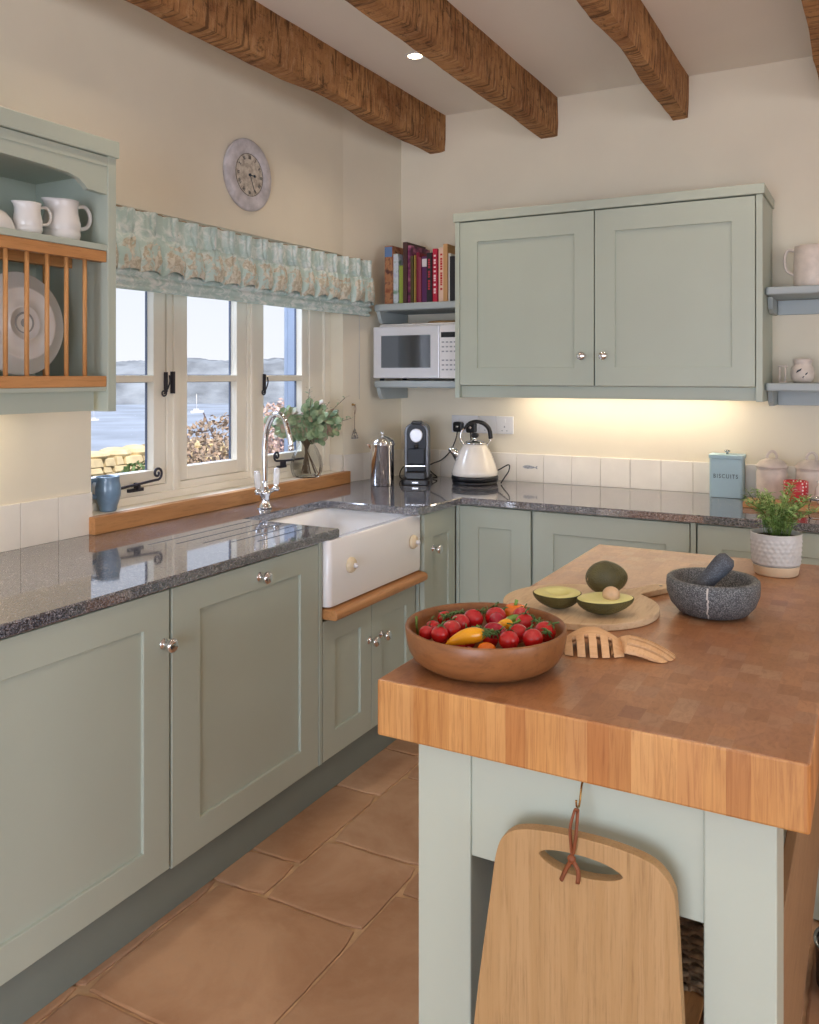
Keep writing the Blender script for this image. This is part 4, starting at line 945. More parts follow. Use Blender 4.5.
# roman blind with goblet-pleated valance
rb = thing('roman_blind', 'pale aqua floral blind with a gathered goblet-pleat valance', 'blind', (.05, -1.13, 1.72))
ya, yb_ = -2.03, -.295; zt, npl = 1.982, 17; pitch = (yb_-ya)/npl
def val_grid():
    cols, rows = npl*22, 46; vs = []; cs = []
    for j in range(rows+1):
        t = j/rows; z = zt-.206*t
        for i in range(cols+1):
            u = i/22; y = ya+u*pitch; k = math.floor(u); f = u-k; q = abs(f-.5)*2       # q=0 at pleat centre
            sd = noise.noise(Vector((k*3.1, 2, 7)))
            top = max(0, 1-(q/.50)**2)                                                   # triple pinch ridges
            ridg = .030*math.exp(-(q/.13)**2)+.020*math.exp(-((q-.36)/.12)**2)
            pin = math.exp(-((t-.42)/.10)**2)
            bell = max(0., (t-.42)/.58)
            bw_ = math.cos(PI*min(1, q*.98)/2)**.38
            x = .050+ridg*(1-bell)**2*1.2+bell**.5*bw_*(.058+.022*sd)*(1-.35*max(0, bell-.6)/.4)-bell*.004
            x += .004*noise.noise(Vector((y*40, z*30, 1)))*(.3+bell)
            dz = -.012*bell*bell*math.cos(2*PI*f)*.6+.012*bell*noise.noise(Vector((y*14, 3, 1)))
            dy = -(1-bell)*pin*.018*math.sin(2*PI*(f-.5))+bell*.016*math.sin(2*PI*(f-.5))*(.7+.5*sd)+(.006*sd*bell)
            sag = -.010*math.sin(PI*i/cols)+(.006*noise.noise(Vector((y*6, 1, 1)))*(1-t))
            vs.append((x, y+dy, z+dz+sag)); cs.append(max(0, min(1, (1.75-q*1.7)))*max(0, min(1, bell*6-.2))*.60)
    n = cols+1; fs = []; fc = []
    for j in range(rows):
        for i in range(cols):
            f = (j*n+i, j*n+i+1, (j+1)*n+i+1, (j+1)*n+i); fs.append(f); fc.append([(cs[k],)*3 for k in f])
    return vs, fs, fc
vs, fs, fc = val_grid(); m = MB(); m.v = [tuple(p) for p in vs]; m.f = fs; m.mi = [0]*len(fs); m.sm = [True]*len(fs); m.fc = fc
o = part('valance', m, 'linen', rb, label='pleated floral valance'); sd_ = o.modifiers.new('thickness', 'SOLIDIFY'); sd_.thickness = .0025
MT['piping'] = plain('tan_edging', '#A58F72', .9)
part('header_edge', MB().tube([(.055+.006*math.cos(i*.9), ya+(yb_-ya)*i/200, zt+.0015-.010*math.sin(PI*i/200)+(.006*noise.noise(Vector(((ya+(yb_-ya)*i/200)*6, 1, 1))))) for i in range(201)], .0022, 5), 'piping', rb, label='fine tan edging')
m = MB(); fold = [(.030, 1.97), (.040, 1.86), (.048, 1.80), (.060, 1.775), (.063, 1.768), (.058, 1.762), (.047, 1.758), (.060, 1.750), (.066, 1.742), (.062, 1.735), (.048, 1.731), (.055, 1.722), (.058, 1.716), (.05, 1.711), (.036, 1.712)]
cols = 120; vs = []; 
for i in range(cols+1):
    y = ya+.004+(yb_-ya-.014)*i/cols
    for x, z in fold: vs.append((x+.003*noise.noise(Vector((y*9, z*20, 4))), y, z+.002*noise.noise(Vector((y*5, z*9, 8)))))
n = len(fold); m.add(vs, [(i*n+k, (i+1)*n+k, (i+1)*n+k+1, i*n+k+1) for i in range(cols) for k in range(n-1)], 0, True, (0, 0, 0))
o = part('folded_blind', m, 'linen', rb); sd_ = o.modifiers.new('thickness', 'SOLIDIFY'); sd_.thickness = .002
m = MB().box(.001, .034, ya+.01, yb_-.02, 1.945, 1.975); part('headrail', m, 'white_plastic', rb)
part('cord', MB().tube([(.022, -.352, 1.95), (.022, -.352, 1.3)], .0009, 5), 'white_plastic', rb, label='thin white pull cord')
# hanging whisk-like tool by the window
hw_ = thing('hanging_wire_bell', 'little wire bell hanging by a string on the wall by the window', 'hanging ornament', (.02, -.402, 1.28))
x = wl(-.402)+.014; yy = -.402
part('hook', MB().lathe([(.006, 0), (.006, .006), (.002, .008), (.002, .015), (.004, .016), (0, .017)], 12, (wl(yy)+.0005, yy, 1.275), 'x'), 'brass', hw_)
part('string', MB().tube(smooth_path([(x, yy, 1.276), (x+.002, yy-.008, 1.255), (x, yy, 1.225), (x, yy, 1.16)], 5), .0012, 5).tube(smooth_path([(x, yy, 1.276), (x+.002, yy+.008, 1.255), (x, yy, 1.225)], 5), .0012, 5), 'leather', hw_)
m = MB()
for k in range(8):
    a = 2*PI*k/8; m.tube(smooth_path([(x, yy, 1.162), (x+.008*math.cos(a), yy+.010*math.sin(a), 1.14), (x+.014*math.cos(a), yy+.024*math.sin(a), 1.112)], 4), .0011, 5)
for r_, z_ in ((.024, 1.112), (.012, 1.138)): m.tube([(x+r_*.6*math.cos(2*PI*i/24), yy+r_*math.sin(2*PI*i/24), z_) for i in range(24)], .0013, 5, closed=True)
m.ball((x, yy, 1.12), .007, 12, 8); part('wire_bell', m, 'nickel', hw_)
# blue jug on the sill
BJ = (-.037, -1.872)
bj = thing('blue_jug', 'small blue-grey stoneware jug on the sill, square handle', 'jug', (BJ[0], BJ[1], .957))
part('body', MB().lathe([(0, .9575), (.026, .9575), (.029, .962), (.030, .972), (.036, .990), (.042, 1.012), (.0425, 1.036), (.039, 1.054), (.037, 1.066), (.039, 1.074), (.037, 1.076), (.033, 1.066), (.030, 1.05), (.036, 1.03), (.036, 1.0), (0, .965)], 32, (BJ[0], BJ[1], 0), ry=1.), 'blue_glaze', bj)
d = Vector((-.3, -.95, 0)).normalized(); c = Vector((BJ[0], BJ[1], 0))
part('handle', MB().tube(smooth_path([c+d*.034+Vector((0, 0, 1.064)), c+d*.052+Vector((0, 0, 1.066)), c+d*.062+Vector((0, 0, 1.055)), c+d*.063+Vector((0, 0, 1.02)), c+d*.040+Vector((0, 0, 1.006))], 6), .006, 8, flat=1.3), 'blue_glaze', bj)
# glass vase with eucalyptus
VX, VY = -.010, -.752
vz = thing('glass_vase', 'ribbed clear glass vase on the sill holding eucalyptus', 'vase', (VX, VY, .957))
def rib(x, y, z, r, a): k = 1+.03*math.cos(a*16); return (x*k, y*k, z)
vp = [(0, .9576), (.052, .9576), (.060, .962), (.069, .985), (.072, 1.01), (.066, 1.045), (.052, 1.078), (.040, 1.10), (.038, 1.115), (.042, 1.124), (.039, 1.124), (.035, 1.112), (.036, 1.10), (.048, 1.076), (.062, 1.044), (.068, 1.01), (.065, .986), (.056, .967), (0, .964)]
vp = [(r*1.0, z) for r, z in vp]
part('body', MB().lathe(vp, 64, (VX, VY, 0), deform=rib), 'vglass', vz)
eu = thing('eucalyptus_bunch', 'bunch of eucalyptus stems standing in the glass vase', 'plant', (VX, VY, .97))
rd = random.Random(31); ms = MB(); ml = MB(); ml2 = MB(); Rr = Vector((.878, .479, 0)); Dd = Vector((-.479, .878, 0))
targets = [(-.10, .30, 'r'), (-.02, .30, 'r'), (.06, .28, 'r'), (.11, .25, 'r'), (.12, .30, 's'), (.15, .36, 's'), (-.01, .40, 's'), (.07, .33, 's'), (-.15, .27, 'r'), (.03, .21, 'r'), (.09, .21, 'r'), (-.06, .23, 'r'), (.18, .27, 's'), (.0, .35, 's'), (-.05, .26, 'r'), (.07, .24, 'r'), (-.08, .22, 'r'), (.02, .26, 'r'), (.10, .29, 'r'), (-.03, .19, 'r'), (.05, .31, 'r'), (.12, .22, 'r'), (-.12, .31, 'r'), (.0, .28, 'r'), (.05, .17, 'r'), (-.19, .27, 'r'), (-.16, .21, 'r'), (-.02, .33, 'r'), (.03, .34, 'r')]
for (dx, h_, ty) in targets:
    b0 = Vector((VX, VY, .972))+Rr*rd.uniform(-.02, .02)-Rr*dx*.18; neck = Vector((VX, VY, 1.11))+Rr*dx*.10+Dd*rd.uniform(-.012, .012)
    dd = rd.uniform(-.045, .02); e = Vector((VX, VY, .957+h_))+Rr*dx+Dd*dd+Vector((.03, 0, 0)); mid = neck.lerp(e, .55)+Vector((0, 0, .02))
    path = smooth_path([b0, neck, mid, e], 8); ms.tube(path, .0016 if ty == 'r' else .0012, 6)
    for j in range(12, len(path)):
        p = path[j]
        if ty == 'r':
            for s in (-1, 1):
                q = rd.uniform(0, 2*PI); n_ = Vector((math.cos(q)*.6+.5, math.sin(q)*.6-.6, rd.uniform(-.1, .7))).normalized(); a = n_.orthogonal().normalized(); b = n_.cross(a); r = rd.uniform(.012, .023)
                c = p+a*s*r*.8; mm = ml2 if rd.random() < .3 else ml; K = 10
                mm.add([c+n_*r*.15]+[c+(a*math.cos(2*PI*k/K)+b*math.sin(2*PI*k/K)*.9)*r for k in range(K)], [(0, 1+k, 1+(k+1) % K) for k in range(K)], 0, True)
        elif j % 2 == 0:
            for s in (-1, 1):
                q = rd.uniform(0, 2*PI); leaf(ml if rd.random() < .7 else ml2, p, Vector((math.cos(q), math.sin(q), rd.uniform(.3, 1.))), rd.uniform(.022, .036), rd.uniform(.002, .0035), rd)
part('stems', ms, 'stem', eu); part('leaves', ml, 'euca', eu, label='grey-green round leaves'); part('reddish_leaves', ml2, 'euca_red', eu, label='reddish round leaves')
# ------------------------------------------------------------------ tap
TX, TY = .165, -1.278
tp = thing('kitchen_tap', 'chrome swan-neck mixer tap with two white lever handles', 'tap', (TX, TY, .9))
m = MB().lathe([(.0, .9005), (.028, .9005), (.028, .907), (.023, .912), (.020, .925), (.019, .945), (.023, .955), (.024, .968), (.016, .976), (.013, .990), (.0135, 1.0), (.012, 1.004), (0, 1.005)], 32, (TX, TY, 0)); part('body', m, 'chrome', tp)
path = smooth_path([(TX, TY, 1.0), (TX, TY, 1.06), (TX+.001, TY, 1.14), (TX+.010, TY, 1.20), (TX+.034, TY, 1.252), (TX+.066, TY, 1.268), (TX+.096, TY, 1.250), (TX+.116, TY, 1.20), (TX+.124, TY, 1.165), (TX+.126, TY, 1.145)], 7)
m = MB().tube(path, [.0118-.0020*i/len(path) for i in range(len(path))], 16); m.lathe([(.010, 0), (.0115, .004), (.0115, .022), (.009, .026)], 20, (TX+.1262, TY, 1.128)); part('spout', m, 'chrome', tp, label='tall swan-neck spout')
for s in (-1, 1):
    d = Vector((.25*s*0+.0, s, 0)).normalized(); c = Vector((TX, TY, .960)); e = c+Vector((.012, .055*s, .012))
    m = MB().tube([c+Vector((0, .012*s, 0)), c+Vector((.004, .03*s, .003)), e], [.008, .0075, .010], 14); m.lathe([(0, 0), (.010, 0), (.0145, .004), (.0145, .012), (.010, .017), (.008, .019), (.0095, .026), (.009, .028)], 22, (e.x, e.y, e.z-.010))
    part('valve', m, 'chrome', tp)
    m = MB().lathe([(.009, .014), (.0115, .020), (.0125, .05), (.0125, .072), (.010, .080), (0, .082)], 20, (e.x, e.y, e.z)); m.xf(Matrix.Translation(e) @ Matrix.Rotation(-.10*s, 4, 'X') @ Matrix.Translation(-e)); h = part('lever', m, 'porcelain', tp, label='white ceramic lever')
    part('cap', MB().lathe([(.0085, .070), (.0115, .072), (.0115, .076), (.009, .079)], 20, (e.x, e.y+.0075*s, e.z)), 'chrome', h)

# ================================================================== CORNER APPLIANCES
# cafetiere
FX_, FY_ = .212, -.452
cf = thing('steel_cafetiere', 'polished steel coffee press in the corner', 'cafetiere', (FX_, FY_, .9))
part('body', MB().lathe([(0, .9005), (.053, .9005), (.056, .904), (.056, 1.085), (.059, 1.092), (.0595, 1.098), (.054, 1.100)], 40, (FX_, FY_, 0)), 'chrome', cf)
part('lid', MB().lathe([(.0575, 1.0985), (.057, 1.104), (.048, 1.119), (.03, 1.129), (.010, 1.133), (.005, 1.137)], 40, (FX_, FY_, 0)), 'chrome', cf)
part('knob', MB().lathe([(.003, 1.134), (.003, 1.139), (.0095, 1.144), (.0095, 1.150), (.004, 1.154), (0, 1.1545)], 18, (FX_, FY_, 0)), 'chrome', cf)
c = Vector((FX_, FY_, 0)); d = -Rr
m = MB(); m.add([c+d*.052+Dd*(-.014)+Vector((0, 0, 1.097)), c+d*.052+Dd*.014+Vector((0, 0, 1.097)), c+d*.074+Vector((0, 0, 1.095)), c+d*.055+Vector((0, 0, 1.068))], [(0, 2, 3), (1, 3, 2), (0, 1, 2), (0, 3, 1)]); part('spout', m, 'chrome', cf)
d = (Rr*.45+Dd*.9).normalized(); part('handle', MB().tube(smooth_path([c+d*.058+Vector((0, 0, 1.08)), c+d*.095+Vector((0, 0, 1.078)), c+d*.098+Vector((0, 0, 1.0)), c+d*.085+Vector((0, 0, .935)), c+d*.055+Vector((0, 0, .93))], 6), .006, 10), 'chrome', cf)
# capsule coffee machine (local: front is -y)
cm = thing('coffee_machine', 'slim grey capsule coffee machine with a chrome lever', 'coffee machine', (.308, -.285, .9), math.radians(24), local=True)
hw2 = .058
def arch_prof(w, y0, y1, h, r, z0): # side profile extruded across
    return None
m = MB(); n = 14; out = [(-hw2, .03)]
P = [(-.058, .028), (.058, .028)]+[(.058-.04+.04*math.cos(PI/2*i/n), .245+.042*math.sin(PI/2*i/n)) for i in range(n+1)]+[(-.018+.04*math.cos(PI/2+PI/2*i/n), .245+.042*math.sin(PI/2+PI/2*i/n)) for i in range(n+1)]
m.prism(P, -.035, .135, 'y', 0); part('body', m, 'grey_metal', cm, bevel=.004, label='titanium grey body')
P2 = [(x*.80, .03+(z-.03)*.985) for x, z in P]; part('front_panel', MB().prism(P2, -.046, -.0355, 'y'), 'dark_panel', cm, bevel=.002)
part('base', MB().prism([(q[0], q[1]) for q in rrect(-.068, .068, -.115, .15, .02)], .0006, .026, 'z'), 'black', cm, bevel=.003)
part('drip_tray', MB().box(-.045, .045, -.108, -.048, .0265, .062), 'black', cm, bevel=.004)
part('drip_grid', MB().box(-.048, .048, -.112, -.048, .088, .094), 'chrome', cm, bevel=.002)
part('capsule_bin', MB().box(-.042, .042, -.085, -.0465, .0625, .0875), 'dark_panel', cm, bevel=.003)
part('cup_bay', MB().box(-.040, .040, -.062, -.0465, .0945, .168), 'dark_panel', cm, bevel=.003)
part('spout', MB().lathe([(.009, .170), (.011, .176), (.011, .19)], 16, (0, -.062, 0)), 'black', cm)
hp_ = []
for i in range(40):
    a = 2*PI*i/40; r = .031*(1+.16*max(0, -math.sin(a))**3); hp_.append((r*math.cos(a), .233+r*math.sin(a)))
part('lever', MB().prism(hp_, -.058, -.0465, 'y'), 'silver', cm, bevel=.004, label='heart-shaped chrome lever plate')
part('top_slider', MB().prism([(-.026, .2865), (.026, .2865), (.022, .297), (-.022, .297)], -.05, .05, 'y'), 'black', cm, bevel=.003)
part('badge', MB().box(-.014, .014, -.1165, -.1152, .010, .017), 'nickel', cm)
# kettle
KX, KY = .572, -.190
kt = thing('pyramid_kettle', 'cream pyramid kettle with black handle and chrome spout', 'kettle', (KX, KY, .9), math.radians(-151.4+8), local=True); kt.scale = (1.07, 1.07, 1.0)
part('base', MB().lathe([(0, .0006), (.098, .0006), (.102, .005), (.102, .013), (.098, .017), (.090, .019)], 48), 'black', kt)
part('base_ring', MB().lathe([(.0955, .0195), (.104, .021), (.105, .034), (.103, .040), (.098, .040)], 48), 'black', kt)
part('body', MB().lathe([(.100, .0405), (.1045, .046), (.1025, .062), (.0935, .092), (.084, .118), (.073, .146), (.060, .172), (.052, .184), (.046, .190)], 56), 'cream_enamel', kt)
part('lid', MB().lathe([(.0485, .1905), (.047, .196), (.038, .203), (.02, .208), (.009, .210), (.008, .218), (.012, .221), (.016, .228), (.015, .236), (.008, .240), (0, .241)], 36), 'chrome', kt)
part('lid_knob', MB().lathe([(.009, .2185), (.0135, .222), (.0185, .230), (.0175, .2385), (.009, .2425), (0, .243)], 24), 'black', kt)
sp_ = MB().tube([(.070, 0, .125), (.090, 0, .150), (.112, 0, .172)], [.025, .018, .0135], 18); part('spout', sp_, 'chrome', kt)
part('bracket', MB().tube(smooth_path([(.050, 0, .186), (.064, 0, .21), (.062, 0, .245), (.040, 0, .275)], 6), .0045, 10), 'chrome', kt)
part('bracket', MB().tube(smooth_path([(-.054, 0, .182), (-.066, 0, .196), (-.072, 0, .212)], 5), .0045, 10), 'chrome', kt)
part('handle', MB().tube(smooth_path([(.050, 0, .262), (.030, 0, .285), (-.005, 0, .297), (-.042, 0, .286), (-.066, 0, .258), (-.073, 0, .215)], 7), [.007]*8+[.011]*10+[.0125]*18, 14, flat=.8), 'black', kt)
# cables and plugs, sockets
sk_t = []
for (x0, x1, lb, nrk) in ((.362, .512, 'double wall socket with the black plugs in it', 2), (.5135, .604, 'single white wall socket plate in the middle of the row', 1), (.6055, .697, 'white switch plate at the right end of the socket row', 1)):
    s = thing('wall_socket', lb, 'socket', ((x0+x1)/2, -.001, 1.172)); part('plate', MB().box(x0, x1, -.011, -.0005, 1.129, 1.216), 'white_plastic', s, bevel=.003)
    for k in range(nrk):
        xc = (x0+x1)/2+(k-.5*(nrk-1))*.07; part('rocker', MB().box(xc-.006, xc+.006, -.0145, -.0112, 1.185, 1.203), 'white_plastic', s, bevel=.001)
        part('pin_holes', MB().box(xc-.003, xc+.003, -.0114, -.0111, 1.160, 1.169).box(xc-.016, xc-.009, -.0114, -.0111, 1.143, 1.147).box(xc+.009, xc+.016, -.0114, -.0111, 1.143, 1.147), 'white_print', s)
def plug(name, label, x, z, path):
    p = thing(name, label, 'plug', (x, -.03, z)); part('body', MB().prism([(x+a, z+b) for a, b in rrect(-.024, .024, -.026, .024, .01)], -.045, -.0118, 'y'), 'black', p, bevel=.004)
    part('cable', MB().tube(smooth_path(path, 8), .0032, 8), 'black', p)
    part('cap', MB().lathe([(.008, 0), (.008, .002), (0, .003)], 16, (x, -.0455, z), '-y'), 'nickel', p)
plug('plug', 'black plug and looping cable of the coffee machine', .408, 1.160, [(.408, -.04, 1.134), (.405, -.05, 1.10), (.385, -.07, 1.04), (.345, -.09, .995), (.30, -.10, .975), (.27, -.10, .955), (.30, -.11, .93), (.33, -.115, .91), (.31, -.12, .9045)])
plug('plug', 'black plug behind the kettle handle with its cable', .480, 1.157, [(.480, -.04, 1.131), (.49, -.05, 1.08), (.50, -.06, 1.02), (.55, -.05, .96), (.62, -.05, .95), (.695, -.07, .985), (.71, -.10, .96), (.70, -.13, .93), (.69, -.15, .9045)])
m = MB().tube(smooth_path([(.210, -.185, .97), (.186, -.20, .96), (.176, -.215, .935), (.182, -.225, .91), (.193, -.215, .906)], 6), .0028, 7); single('loose_cable', m, 'black', 'short black cable loop at the left of the coffee machine', 'cable', (.24, -.26, .9))

# ------------------------------------------------------------------ books on the corner shelf
MT_book = {}
def bookmat(h):
    if h not in MT_book:
        MT_book[h] = plain('cover_'+h[1:], h, .45, var=.02)
    return MT_book[h]
def stained(name, stops, sc_):
    t = NT(name); t.set(Base_Color=t.ramp(t.noise(t.coord(sc_), 1, 3), stops), Roughness=.45); return t.m
bk1 = stained('illustrated_spine', [(.35, '#84452f'), (.5, '#B07D58'), (.6, '#5e3a34')], (20, 20, 22)); bk2 = stained('leafy_spine', [(.35, '#6c8f7a'), (.5, '#C9D3DC'), (.62, '#B5BCD0')], (20, 20, 25)); bk3 = stained('plum_spine', [(.35, '#3a2030'), (.5, '#7c2c5c'), (.62, '#a8687e')], (20, 20, 30))
books = [(140, 187, 95, bk1, '#b04a22', 'tall illustrated orange-brown book at the left end'), (188, 217, 145, bk2, None, 'pale blue-white and green book'), (218, 245, 215, '#93A648', None, 'short lime green book'), (248, 272, 80, '#4a2f2e', None, 'tallest dark brown book'),
         (273, 294, 100, bk3, None, 'tall plum patterned book'), (295, 311, 165, '#4b4420', None, 'thin dark olive book'), (312, 320, 160, '#a98f4a', None, 'very thin mustard book'), (321, 339, 145, '#7c1535', None, 'maroon book beside the mustard sliver'), (340, 355, 178, '#8d3d52', None, 'dusty rose book'), (356, 389, 172, '#5a2a5c', '#D8D3D8', 'purple book with a white-topped spine'),
         (390, 419, 155, '#1f1f28', '#b03040', 'black book with red lettering on the spine'), (420, 446, 132, '#B8203F', '#F0D9DC', 'bright crimson book with pale lettering'), (450, 482, 126, '#E3C4B0', '#c02a2a', 'cream-pink book with red lettering'), (483, 507, 110, '#C79B6A', None, 'tan book taller than its neighbours'), (508, 521, 165, '#D8D8D4', None, 'thin off-white book'), (522, 555, 185, '#23242a', None, 'thick black book near the cupboard'), (556, 572, 200, '#A98D33', None, 'mustard book against the cupboard')]
for i, (a, b, t, cv, tx, lb) in enumerate(books):
    x0 = .127+(a-140)*.000935; x1 = .127+(b-140)*.000935; z0 = 1.7685; z1 = z0+(445-t)*.000824; yf = -.285+.004*((i*7) % 5); yr = yf+.20
    c = thing('book', lb+' on the corner shelf', 'book', ((x0+x1)/2, yf, z0), group='cookery books on the corner shelf')
    w = .0022; cm_ = bookmat(cv) if isinstance(cv, str) else cv; g = .0004
    m = MB(); m.box(x0+g, x0+g+w, yf+.004, yr, z0, z1); m.box(x1-w-g, x1-g, yf+.004, yr, z0, z1); m.box(x0+g, x1-g, yf, yf+.0039, z0, z1)
    part('cover', m, cm_, c, bevel=.0008); part('pages', MB().box(x0+g+w, x1-w-g, yf+.005, yr-.004, z0+.003, z1-.004), 'page', c)
    if tx:
        m = MB(); xc = (x0+x1)/2; rd = random.Random(i); z = z1-.03
        if i in (0,): m.box(x0+.001, x1-.001, yf-.0008, yf-.0001, z1-.055, z1-.006)
        elif i == 9: m.box(x0+.001, x1-.001, yf-.0008, yf-.0001, z1-.05, z1-.012)
        else:
            while z > z0+.05:
                h = rd.uniform(.006, .012); m.box(xc-.0055, xc+.0055, yf-.0008, yf-.0001, z-h, z); z -= h+rd.choice([.0025, .003, .012])
        MT['bt%d' % i] = plain('spine_print_%d' % i, '#5f7fae' if i == 0 else tx, .5, var=0); part('spine_print', m, 'bt%d' % i, c)
# microwave
mw = thing('microwave', 'silver-white microwave oven on the lower corner shelf', 'microwave', (.33, -.16, 1.392))
mx0, mx1, myf, mz0, mz1 = .078, .545, -.312, 1.404, 1.656
part('body', MB().box(mx0, mx1, -.285, -.02, mz0, mz1), 'silver', mw, bevel=.004)
d = part('door', MB().box(mx0, .4415, myf, -.286, mz0, mz1), 'silver', mw, bevel=.004, label='silver door')
part('window', MB().box(.124, .396, myf-.002, myf-.0003, 1.455, 1.612), 'microglass', d, bevel=.0006, label='dark see-through window')
cp = part('control_panel', MB().box(.443, mx1, myf, -.286, mz0, mz1), 'white_plastic', mw, bevel=.003)
part('display', MB().box(.452, .537, myf-.0012, myf-.0002, 1.598, 1.623), 'dark_gloss', cp)
m = MB()
for r in range(6):
    for q in range(4): m.box(.456+.021*q, .469+.021*q, myf-.0009, myf-.0002, 1.572-.022*r-(.02 if r > 2 else 0), 1.579-.022*r-(.02 if r > 2 else 0))
part('buttons', m, 'white_print', cp)
for x in (.11, .51):
    for y in (-.28, -.05): part('foot', MB().lathe([(.012, 1.3925), (.012, 1.4035)], 14, (x, y, 0)), 'black', mw)
tt = thing('white_tray', 'thin white tray lying on top of the microwave', 'tray', (.31, -.16, 1.6565)); m = MB().box(.10, .54, -.29, -.03, 1.6568, 1.662); part('tray', m, 'china', tt, bevel=.001); part('rim', MB().tube([(x, y, 1.666) for x, y in rrect(.10, .54, -.29, -.03, .02)], .004, 6, closed=True), 'china', tt)
wd = thing('round_trivet', 'round wooden trivet on the tray above the microwave', 'trivet', (.43, -.15, 1.6625)); part('disc', MB().lathe([(0, 1.6626), (.10, 1.6626), (.105, 1.667), (.105, 1.678), (.10, 1.682), (0, 1.682)], 36, (.42, -.16, 0)), 'board', wd)

# ================================================================== RIGHT END OF THE BACK WORKTOP
tn = thing('biscuit_tin', 'duck-egg blue rectangular tin lettered BISCUITS', 'tin', (1.70, -.075, .9))
tx0, tx1, ty0, ty1 = 1.634, 1.768, -.124, -.028
m = MB().prism(rrect(tx0, tx1, ty0, ty1, .014, 5), .9006, 1.064, 'z'); part('body', m, 'blue_tin', tn, bevel=.002)
part('lid', MB().prism(rrect(tx0-.003, tx1+.003, ty0-.003, ty1+.003, .015, 5), 1.0645, 1.082, 'z'), 'blue_tin', tn, bevel=.003)
part('lid_handle', MB().lathe([(.006, 1.082), (.004, 1.088), (.012, 1.093), (.012, 1.098), (0, 1.101)], 18, (1.701, -.076, 0)), 'nickel', tn)
part('lettering', text_mb('BISCUITS', .0235, lambda x, y, z: (1.701+x*.84, ty0-.0008-z, .991+y*1.05), .0006, bold=0., sp=1.3), 'ink', tn, label='dark lettering reading BISCUITS')
def storage_jar(lb, x, y):
    j = thing('storage_jar', lb, 'jar', (x, y, .9), group='blush storage jars by the wall')
    part('body', MB().lathe([(0, .9006), (.053, .9006), (.0575, .905), (.059, .92), (.059, 1.02), (.056, 1.028), (.056, 1.034), (.059, 1.038)], 40, (x, y, 0)), 'pink_pot', j)
    l = part('lid', MB().lathe([(.0595, 1.0385), (.0625, 1.041), (.0625, 1.047), (.057, 1.052), (.046, 1.066), (.026, 1.074), (0, 1.076)], 40, (x, y, 0)), 'pink_pot', j)
    part('loop_handle', MB().tube(smooth_path([(x-.016, y, 1.072), (x-.018, y, 1.088), (x-.006, y, 1.103), (x+.008, y, 1.104), (x+.018, y, 1.09), (x+.016, y, 1.072)], 6), .0055, 10), 'pink_pot', l)
storage_jar('lidded blush stoneware jar nearer the blue biscuit tin', 1.882, -.125); storage_jar('lidded blush stoneware jar at the right edge, behind the white jug', 2.030, -.115)
def mug(name, lb, cat, x, y, r, h, mat, ang, z0=.9):
    t = thing(name, lb, cat, (x, y, z0)); part('body', MB().lathe([(0, z0+.0006), (r*.82, z0+.0006), (r*.9, z0+.004), (r, z0+h*.5), (r, z0+h-.002), (r-.002, z0+h), (r-.004, z0+h-.002), (r-.005, z0+h*.5), (r*.8, z0+.008), (0, z0+.007)], 36, (x, y, 0)), mat, t)
    d = Vector((math.cos(ang), math.sin(ang), 0)); c = Vector((x, y, z0)); part('handle', MB().tube(smooth_path([c+d*(r-.002)+Vector((0, 0, h*.8)), c+d*(r+.022)+Vector((0, 0, h*.75)), c+d*(r+.024)+Vector((0, 0, h*.4)), c+d*(r-.002)+Vector((0, 0, h*.22))], 6), .0045, 8), mat, t); return t
bd = thing('small_wooden_board', 'small reddish wooden board under the polka-dot mug', 'board', (1.94, -.30, .9)); part('board', MB().box(1.80, 2.12, -.37, -.215, .9006, .922), 'oak_x', bd, bevel=.003)
mug('polka_dot_mug', 'red mug with white polka dots behind the herb pot', 'mug', 1.985, -.285, .045, .085, 'polka', math.radians(120), .9225)
wjx, wjy = 2.095, -.30
wj = thing('white_milk_jug', 'small white jug with a pale blue tint at the right edge of the worktop', 'jug', (wjx, wjy, .9225)); part('body', MB().lathe([(0, .923), (.030, .923), (.034, .93), (.044, .955), (.040, .985), (.032, 1.0), (.036, 1.012), (.033, 1.012), (.029, 1.0), (.037, .98), (.04, .955), (0, .93)], 36, (wjx, wjy, 0)), 'porcelain', wj)
part('handle', MB().tube(smooth_path([(wjx+.033, wjy, 1.004), (wjx+.062, wjy, 1.0), (wjx+.062, wjy, .965), (wjx+.04, wjy, .95)], 6), .0045, 8), 'porcelain', wj)
gj = thing('glass_jam_jar', 'small glass jar in front of the white jug, at the right edge', 'jar', (2.06, -.50, .9)); part('body', MB().lathe([(0, .9006), (.028, .9006), (.031, .905), (.031, .95), (.026, .958), (.026, .968)], 32, (2.075, -.52, 0)), 'vglass', gj); part('lid', MB().lathe([(.0275, .9682), (.0275, .979), (0, .980)], 28, (2.075, -.52, 0)), 'nickel', gj)
